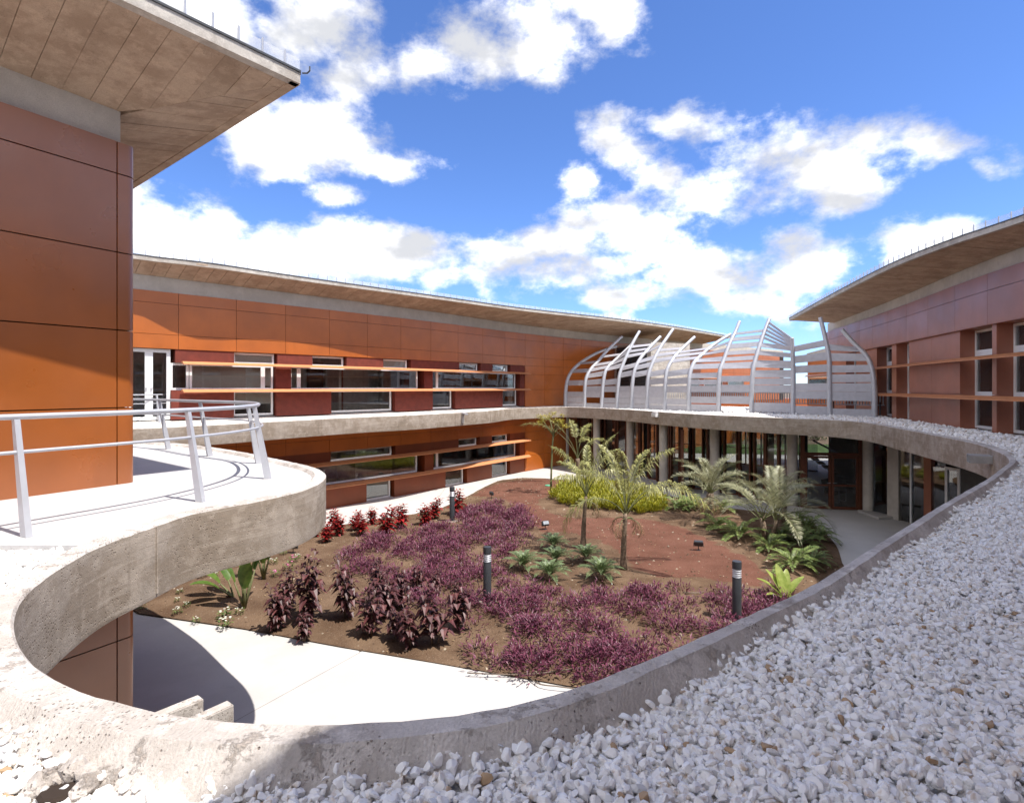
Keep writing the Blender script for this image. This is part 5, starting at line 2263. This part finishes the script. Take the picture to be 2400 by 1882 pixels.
for i, (u, v, s_, lb) in enumerate([
        (1804, 1290, .95, 'pale ferny plant on bare soil, left of the lowest ones'),
        (1860, 1331, 1.15, 'bright pale ferny plant at the front right tip of the bed'),
        (1876, 1275, 1.1, 'yellowish ferny plant in the middle of the right-hand group'),
        (1918, 1262, 1.0, 'dark ferny plant next to the curved paving edge'),
        (1894, 1238, 1.05, 'ferny plant behind the dark one, near the paving'),
        (1868, 1226, .95, 'ferny plant at the foot of the small dark-trunked palm'),
        (1908, 1316, .85, 'small ferny plant right beside the bright pale one'),
        (1735, 1262, 1.25, 'large dark green ferny plant in front of the clumping palm'),
        (1682, 1240, .95, 'low ferny plant right of the stout palm trunk'),
        (1835, 1262, 1.0, 'ferny plant under the right side of the clumping palm')]):
    zamia(u, v, s_, lb, i + 1)
for i, (u, v, s_, lb) in enumerate([
        (1590, 1194, 1.0, 'dark fern at the right end of the yellow-green planting'),
        (1626, 1192, 1.05, 'fern between the yellow-green planting and the stout palm'),
        (1694, 1198, 1.0, 'fern by the paving right behind the stout palm'),
        (1610, 1182, .95, 'fern against the grey paving, farthest back of the four')]):
    zamia(u, v, s_, lb, 30 + i, group='ferns beside the stout palm')


# ---- broad-leaved plants
def broad(name, u, v, leaves, label, cat, mat, stalk=.5, z=None):
    p = ongarden(u, v)
    root = empty(name, p, label, cat)
    if name == 'strelitzia':
        root.scale = (1.2, 1.2, 1.35)
    for (az, el, st, ln, wd, bend) in leaves:
        a = R(az)
        d = Vector((cos(a) * cos(R(el)), sin(a) * cos(R(el)), sin(R(el))))
        b = d * st
        mb = MB()
        if st > .05:
            mb.tube([(0, 0, -.02), d * st * .6, b], [.022, .016, .010], 6, 0)
        # blade: strips bent outward, with a raised midrib channel
        n = 7
        e = R(el)
        q = b
        rows = []
        for i in range(n + 1):
            t = i / n
            w_ = wd * .5 * (sin(pi * min(.98, t * .9 + .08)) ** .7)
            h = Vector((cos(a) * cos(e), sin(a) * cos(e), sin(e)))
            sd = Vector((-sin(a), cos(a), 0))
            up = sd.cross(h) * -1
            rows.append((q + sd * w_ + up * w_ * .35, q.copy(), q - sd * w_ + up * w_ * .35))
            q = q + h * (ln / n)
            e -= R(bend) / n
        vs = [x for r_ in rows for x in r_]
        fs = []
        for i in range(n):
            fs += [(i * 3, i * 3 + 1, i * 3 + 4, i * 3 + 3), (i * 3 + 1, i * 3 + 2, i * 3 + 5, i * 3 + 4)]
        mb.add(vs, fs, 1)
        put('leaf', mb.mesh('leaf', [M['stem'], M[mat]], True), root)
    return root


broad('strelitzia', 573, 1419, [(100, 82, .55, .62, .20, 20), (20, 78, .5, .6, .22, 30), (190, 68, .45, .6, .2, 50), (300, 75, .35, .55, .24, 30), (60, 70, .6, .55, .18, 40), (150, 80, .65, .5, .17, 15)],
      'tall broad-leaved strelitzia in front, beside its long shadow', 'plant', 'broad')
broad('strelitzia', 618, 1356, [(80, 84, .5, .65, .2, 15), (10, 74, .45, .6, .2, 30), (200, 74, .45, .6, .2, 30), (270, 80, .3, .55, .22, 25), (330, 68, .4, .55, .2, 40)],
      'broad-leaved strelitzia behind the front one, close under the ring', 'plant', 'broad')
broad('strelitzia', 548, 1395, [(185, 42, .35, .55, .2, 50), (150, 55, .3, .5, .2, 40), (215, 35, .3, .5, .2, 40)],
      'low strelitzia leaves spreading left of the front clump', 'plant', 'broad')
broad('birds_nest_fern', 1840, 1402, [(95, 72, .04, .75, .24, 20), (20, 55, .04, .7, .2, 35), (165, 52, .04, .7, .22, 35), (205, 38, .03, .6, .17, 40), (340, 34, .03, .6, .16, 40),
                                      (280, 45, .03, .55, .18, 40), (60, 62, .04, .7, .2, 25), (130, 64, .04, .7, .2, 25)],
      'lime-green bird nest fern with broad upright leaves close to the ring', 'plant', 'lime')


# ---- little flowering plants
def flower_mesh(seed, pet, n=5):
    rs = random.Random(seed)
    g, f = MB(), MB()
    for i in range(46):
        a = rs.uniform(0, 6.28)
        rr = .11 * rs.random() ** .5
        b = Vector((cos(a) * rr, sin(a) * rr, rs.uniform(.02, .15)))
        g.leaf(b, rdir(rs, 0, 60, a), (0, 0, 1), rs.uniform(.05, .09), .032, .1, .1)
    for i in range(n):
        a = rs.uniform(0, 6.28)
        rr = .10 * rs.random() ** .5
        c = Vector((cos(a) * rr, sin(a) * rr, rs.uniform(.13, .20)))
        for k in range(5):
            d = Vector((cos(k * 1.257), sin(k * 1.257), .25))
            f.leaf(c, d, (0, 0, 1), .030, .024, 0, .1)
    return g.mesh('foliage', M['green']), f.mesh('petals', M[pet])


fm = {'w': [flower_mesh(1, 'petal_white', 9), flower_mesh(2, 'petal_white', 5)], 'p': [flower_mesh(3, 'petal_pink', 8), flower_mesh(4, 'petal_pink', 4)]}
fl = [('w', 332, 1416, .9, 'white-flowered seedling at the left end of the bed edge'), ('p', 337, 1403, 1.0, 'pink flowering plant against the orange corner'),
      ('w', 384, 1384, .9, 'small white flowering plant under the ring, left'), ('w', 422, 1388, .8, 'tiny white flower left of the strelitzias'),
      ('w', 416, 1404, .7, 'tiny green tuft on open soil'), ('w', 437, 1414, .8, 'small tuft in the middle of the open soil'),
      ('w', 415, 1427, 1.0, 'small leafy plant near the straight paving edge'), ('w', 458, 1446, .9, 'lone green seedling closest to the paving'),
      ('w', 475, 1355, 1.2, 'leafy yellow-green seedling below the ring'), ('w', 528, 1438, 1.5, 'larger white flowering plant left of the front strelitzia'),
      ('w', 528, 1457, 1.5, 'white flowering plant nearest the paving edge'), ('w', 560, 1430, 1.0, 'small white flowers at the strelitzia stem'),
      ('w', 683, 1284, 1.4, 'white flowering plant by the grey ground box'), ('w', 664, 1300, 1.0, 'white flowers just left of the grey ground box'),
      ('p', 690, 1318, 1.3, 'pink flowering plant below the grey ground box'), ('p', 676, 1336, 1.5, 'pink flowers right of the rear strelitzia'),
      ('p', 645, 1350, 1.2, 'pink flowers touching the rear strelitzia'), ('w', 640, 1322, 1.2, 'white flowers behind the rear strelitzia'),
      ('w', 697, 1310, .9, 'small green plant right of the pink flowers'), ('w', 505, 1352, .8, 'tiny seedling left of the rear strelitzia')]
for i, (k, u, v, s_, lb) in enumerate(fl):
    p = ongarden(u, v)
    r_ = empty('flower_plant', p, lb, 'flowers', 'small flowering plants at the left of the bed', i * 1.1)
    a, b = fm[k][i % 2]
    s_ *= .72
    put('foliage', a, r_, (0, 0, 0), (0, 0, 0), s_)
    put('petals', b, r_, (0, 0, 0), (0, 0, 0), s_)

# ==================================================================== GARDEN LIGHTS AND SMALL THINGS
def bollard_proto(p, label):
    root = empty('bollard', p, label, 'bollard light', 'bollard lights in the bed')
    mb = MB()
    mb.lathe([(.20, -.05), (.20, .018), (.12, .03)], 18)
    put('foot', mb.mesh('foot', M['concrete']), root)
    mb = MB()
    mb.lathe([(.088, .0), (.088, .86), (.084, .868)], 22)
    o = put('post', mb.mesh('post', M['dark'], True), root)
    o.data.set_sharp_from_angle(angle=R(35))
    mb = MB()
    mb.lathe([(.070, .86), (.070, 1.05)], 20)
    o = put('lamp_glass', mb.mesh('lamp_glass', M['lens'], True), root)
    o.data.set_sharp_from_angle(angle=R(35))
    mb = MB()
    mb.lathe([(.089, 0), (.078, .014)], 20)
    rm = mb.mesh('ring', M['steel'])
    for k in range(4):
        put('ring', rm, root, (0, 0, .885 + k * .042))
    mb = MB()
    mb.lathe([(.088, 1.045), (.090, 1.16), (.086, 1.19), (.05, 1.2)], 22)
    o = put('cap', mb.mesh('cap', M['dark'], True), root)
    o.data.set_sharp_from_angle(angle=R(35))
    return root


b0 = bollard_proto(ongarden(1727, 1455), 'dark grey bollard light nearest the ring, amid the right purple plants')
for (u, v, lb) in ((1142, 1411, 'dark grey bollard light in the centre, between burgundy shrubs and cycads'),
                   (1059.6, 1224, 'far dark bollard light by the scarlet shrubs and the path')):
    c = copy_tree(b0)
    c.location = ongarden(u, v)
    c['label'] = lb


def floodlight(u, v, rz, tilt, label, s_=1.0):
    root = empty('garden_spotlight', ongarden(u, v), label, 'spotlight', 'small spotlights in the bed', rz)
    mb = MB()
    mb.tube([(0, 0, -.03), (0, 0, .16)], .012 * s_, 7)
    mb.box(-.05, .05, -.04, .04, 0, .012)
    put('stake', mb.mesh('stake', M['dark']), root)
    mb = MB()
    mb.box(-.12, .12, -.05, .05, -.07, .07)
    me = mb.mesh('housing', M['dark'])
    bm = bmesh.new()
    bm.from_mesh(me)
    bmesh.ops.bevel(bm, geom=bm.edges[:], offset=.014, segments=2, affect='EDGES')
    bm.to_mesh(me)
    bm.free()
    h = put('housing', me, root, (0, 0, .21), (tilt, 0, 0), s_)
    mb = MB()
    mb.box(-.10, .10, -.054, -.048, -.052, .052)
    put('lens', mb.mesh('lens', M['glass_lens']), h)
    mb = MB()
    mb.bar((-.13, 0, .12), (-.13, 0, .22), .012, .03)
    mb.bar((.13, 0, .12), (.13, 0, .22), .012, .03)
    mb.bar((-.13, 0, .125), (.13, 0, .125), .03, .012)
    put('bracket', mb.mesh('bracket', M['dark']), root)


M['glass_lens'] = simple('lens_glass', (.35, .38, .42), .08, spec=.8)
floodlight(1278, 1243, .5, -.5, 'garden spotlight facing the viewer at the tip of the purple cover')
floodlight(1637, 1291, 2.9, -.4, 'garden spotlight alone on the red cinders at the right')
floodlight(1152, 1166, 2.2, -.5, 'farthest garden spotlight at the back of the purple cover', .9)
floodlight(687, 1296, 3.1, -.9, 'flat grey spotlight box among the small flowers at the left')

# irrigation hoses lying over the soil
hz = random.Random(3)
for i, (pl, lb) in enumerate([
        ([(1095, 1565), (1180, 1567), (1260, 1566), (1330, 1562), (1420, 1560)], 'irrigation hose along the front edge of the purple cover'),
        ([(1238, 1570), (1265, 1590), (1300, 1597), (1345, 1600)], 'hose end curling at the front corner of the bed'),
        ([(1600, 1394), (1630, 1397), (1650, 1392)], 'short hose showing in a gap right of centre at the back'),
        ([(1275, 1455), (1340, 1457), (1390, 1456)], 'hose crossing a gap of bare soil in the purple cover'),
        ([(1740, 1379), (1800, 1381), (1845, 1377)], 'hose running behind the nearest bollard')]):
    q = [ongarden(u, v) + Vector((0, 0, .02 + hz.uniform(0, .02))) for u, v in pl]
    mb = MB()
    mb.tube(smooth_path(q, False, .15), .010, 6)
    o = mb.build('irrigation_hose', M['hose'], None, True)
    tag(o, lb, 'hose', 'irrigation hoses in the bed')

mb = MB()
p = ongarden(1285, 1139)
mb.lathe([(.16, 0), (.16, .03), (.12, .045)], 14, (p.x, p.y, p.z))
o = mb.build('valve_lid', simple('green_plastic', (.10, .38, .22), .5))
tag(o, 'small green valve box lid on the soil near the young tree', 'lid')


# fittings on the ring
def on_ring(u, near=False, ylim=None):
    best, bi = 1e9, 0
    for i, p in enumerate(hole):
        if p.y < .5 or (p.y < (ylim or 9)) != near:
            continue
        e = abs(1200 + FP * p.x / p.y - u)
        if e < best:
            best, bi = e, i
    t = (hole[(bi + 1) % NH] - hole[bi - 1]).normalized()
    return hole[bi], Vector((-t.y, t.x)), t


def ring_light(u, label, mat, wd, ht, dp_, z, cat='wall light', bracket=False):
    p, n, t = on_ring(u)
    root = empty('ring_lamp' if not bracket else 'pipe_bracket', (p.x, p.y, z), label, cat)
    mb = MB()
    c = p + n * (dp_ / 2)
    q = []
    for (a, b) in ((-1, -1), (1, -1), (1, 1), (-1, 1)):
        w2 = wd / 2
        q.append(p + t * (w2 * a) + n * (.002 if b < 0 else dp_))
    pts = [(v_.x, v_.y, z - ht / 2) for v_ in q] + [(v_.x, v_.y, z + ht / 2) for v_ in q]
    mb.hexa(pts)
    o = mb.build('housing' if not bracket else 'plate', mat, root)
    bm = bmesh.new()
    bm.from_mesh(o.data)
    bmesh.ops.recalc_face_normals(bm, faces=bm.faces)
    bm.to_mesh(o.data)
    bm.free()
    return root, p, n, t


r_, p, n, t = ring_light(1537, 'white lamp housing fixed on the far face of the ring above the foyer', M['white'], .36, .17, .16, ZR - .16)
mb = MB()
mb.bar(tuple(p + n * .165 - t * .13) + (ZR - .17,), tuple(p + n * .165 + t * .13) + (ZR - .17,), .02, .10)
mb.build('lens', M['lens'], r_)
mb = MB()
mb.bar(tuple(p + n * .0) + (ZR - .04,), tuple(p + n * .14) + (ZR - .04,), .3, .03)
mb.build('hood', M['white'], r_)
r_, p, n, t = ring_light(1083, 'grey bracket and down pipe on the ring in front of the orange wing', M['frieze'], .14, .42, .05, ZR - .28, 'bracket', True)
mb = MB()
mb.bar(tuple(p + n * .03) + (ZR - .04,), tuple(p + n * .30 + t * .05) + (ZR - .08,), .16, .05)
mb.build('spout', M['steel'], r_)

# metal rainwater spout on the right bend of the ring
best = min(range(NH), key=lambda i: (hole[i] - Vector((8.05, 9.15)) * SK).length)
p = hole[best]
t = (hole[(best + 1) % NH] - hole[best - 1]).normalized()
n = Vector((-t.y, t.x))
sp = empty('rain_spout', (p.x, p.y, ZR - .2), 'open metal rainwater spout on the right bend of the ring', 'spout')
L0, L1 = p - n * .01, p + n * .34
mb = MB()
mb.bar(tuple(L0) + (ZR - .27,), tuple(L1) + (ZR - .27,), .20, .012)
for s_ in (-1, 1):
    mb.bar(tuple(L0 + t * .1 * s_) + (ZR - .20,), tuple(L1 + t * .1 * s_) + (ZR - .20,), .012, .13)
mb.build('channel', simple('galvanised', (.55, .55, .54), .35, metal=.8), sp)
mb = MB()
for s_ in (-1, 1):
    mb.bar(tuple(L0 + t * .1 * s_) + (ZR - .13,), tuple(L1 + t * .1 * s_) + (ZR - .13,), .03, .018)
mb.build('lip', M['steel'], sp)

# two thin concrete fins down on the paving
for i, (a, b, lb) in enumerate([((375, 1671), (471, 1632), 'left of two thin concrete fins rising from the paving below the ring'),
                                ((457, 1683), (541, 1645), 'right of two thin concrete fins rising from the paving below the ring')]):
    A, B_ = gp(a[0], a[1], 2.2), gp(b[0], b[1], 2.2)
    d = (B_ - A).normalized()
    A = A - d * 1.0
    sd = Vector((d.y, -d.x, 0)) * .055
    mb = MB()
    q = [A - sd, B_ - sd, B_ + sd, A + sd]
    mb.hexa([(v_.x, v_.y, 0.004) for v_ in (q[3], q[2], q[1], q[0])] + [(v_.x, v_.y, 2.2) for v_ in (q[3], q[2], q[1], q[0])])
    o = mb.build('concrete_fin', M['curb'], None, bevel=.008)
    bm = bmesh.new()
    bm.from_mesh(o.data)
    bmesh.ops.recalc_face_normals(bm, faces=bm.faces)
    bm.to_mesh(o.data)
    bm.free()
    tag(o, lb, 'concrete fin', 'concrete fins below the ring')

# ==================================================================== INSIDE AND BEYOND THE FOYER
def chair(x, y, rz, label):
    root = empty('armchair', (x, y, .02), label, 'chair', 'tubular armchairs in the foyer', rz)
    for s_ in (-1, 1):
        mb = MB()
        X = .30 * s_
        mb.tube([(X, -.32, .0), (X, -.32, .60), (X, .28, .60), (X, .34, 0), (X, -.32, 0.0)], .016, 6)
        put('side_frame', mb.mesh('side_frame', M['steel'], True), root)
    mb = MB()
    mb.hexa([(-.28, -.34, .36), (.28, -.34, .36), (.28, .25, .30), (-.28, .25, .30), (-.28, -.34, .42), (.28, -.34, .42), (.28, .25, .37), (-.28, .25, .37)])
    put('seat', mb.mesh('seat', M['trunk']), root)
    mb = MB()
    mb.hexa([(-.28, .22, .32), (.28, .22, .32), (.28, .28, .32), (-.28, .28, .32), (-.28, .36, .86), (.28, .36, .86), (.28, .42, .86), (-.28, .42, .86)])
    put('backrest', mb.mesh('backrest', M['trunk']), root)


chair(13.6, 23.2, .6, 'tubular armchair right behind the right leaf of the double door')
chair(12.3, 24.0, -.5, 'dark tubular armchair behind the left leaf of the double door')
st = empty('inner_stair', (15.5, 25.0, 0), 'straight stair with a pale sloping handrail inside the foyer', 'stairs')
mb = MB()
mb.bar((13.9, 25.4, 2.35), (15.6, 24.6, 1.35), .06, .08)
mb.build('handrail', M['steel'], st)
for k in range(9):
    mb = MB()
    x, y = 13.9 + k * .21, 25.7 - k * .1
    mb.bar((x, y - .1, 1.6 - k * .17), (x + .35, y + .75, 1.6 - k * .17), .28, .05)
    mb.build('tread', M['inner'], st)

lawn = sheet('lawn', [[(13, 40.2), (34, 36.5), (44, 40), (44, 46), (20, 46.5), (13, 45.5)]], .012, M['lawn'], kind='structure')
fb_ = empty('far_building', (34, 62, 0), 'orange building with a pale louvre line seen through the foyer glass', 'building')
mb = MB()
mb.box(14, 60, 58, 62, 0, 3.6)
mb.build('wall', M['orange'], fb_)
mb = MB()
mb.box(14, 60, 57.4, 57.98, 2.5, 2.56)
mb.build('sun_louvre', M['louvre'], fb_)
for k in range(8):
    mb = MB()
    mb.box(16 + k * 4, 18.4 + k * 4, 57.9, 57.985, .9, 2.3)
    mb.build('window', M['glass_lens'], fb_)
rs = random.Random(21)
ORD = ['first', 'second', 'third', 'fourth', 'fifth', 'sixth', 'seventh', 'eighth', 'ninth', 'tenth', 'eleventh', 'twelfth']
for i in range(12):
    x, y = 14.5 + i * 1.7, 48.5 + rs.uniform(-1.5, 4)
    r_ = empty('garden_bush', (x, y, 0), ORD[i] + ' green bush from the left behind the lawn, seen through the foyer glass', 'bush', 'bushes of the far courtyard')
    mb = MB()
    hh = rs.uniform(1.0, 2.0)
    for j in range(300):
        d = rdir(rs, -10, 85)
        q = Vector((d.x * .8, d.y * .8, d.z * hh)) * rs.uniform(.4, 1)
        q.z = max(.08, q.z)
        mb.leaf(q, rdir(rs, -20, 70), (0, 0, 1), .22, .10, .1, .1)
    put('foliage', mb.mesh('foliage', M['bush']), r_)
    mb = MB()
    for k in range(5):
        d = rdir(rs, 45, 80)
        mb.tube([(0, 0, -.05), d * hh * .7], [.03, .01], 5)
    put('stem', mb.mesh('stem', M['twig']), r_)

# bank of chips against the wing, and the broken cable hole in the near kerb
mb = MB()
n = 40
sA, sB = W.s_of_u(300) - 2, W.s_of_u(1440)
for i in range(n):
    a, b = sA + (sB - sA) * i / n, sA + (sB - sA) * (i + 1) / n
    q = [W.Q(a, .42), W.Q(b, .42), W.Q(b, -.28), W.Q(a, -.28)]
    mb.hexa([(p.x, p.y, ZD - .1) for p in q] + [(q[0].x, q[0].y, ZD - .05), (q[1].x, q[1].y, ZD - .05), (q[2].x, q[2].y, 3.755), (q[3].x, q[3].y, 3.755)])
o = mb.build('gravel_bank', bpy.data.materials['white_gravel_bed'])
o['kind'] = 'structure'

hp_ = Vector((-1.36, 1.66, 0)) * 1.0
bh = empty('broken_kerb_hole', (hp_.x, hp_.y, ZD - .06), 'crumbled hole with rough broken mortar at the outer foot of the near kerb', 'hole')
rs = random.Random(8)
for i in range(9):
    bm = bmesh.new()
    bmesh.ops.create_icosphere(bm, subdivisions=2, radius=rs.uniform(.022, .045))
    for v_ in bm.verts:
        v_.co *= rs.uniform(.75, 1.2)
    me = bpy.data.meshes.new('mortar_lump')
    bm.to_mesh(me)
    bm.free()
    me.materials.append(M['curb'])
    a = -.4 + i / 8 * 3.9
    put('mortar_lump', me, bh, (.075 * cos(a), .05 * sin(a), .012 + .02 * rs.random()))
mb = MB()
mb.lathe([(.045, 0), (.06, .012), (.05, .022)], 10)
put('hole_shade_disc', mb.mesh('hole_shade_disc', M['backing']), bh, (0, 0, .0))  # solid dark disc, its colour standing for the shade inside the hole
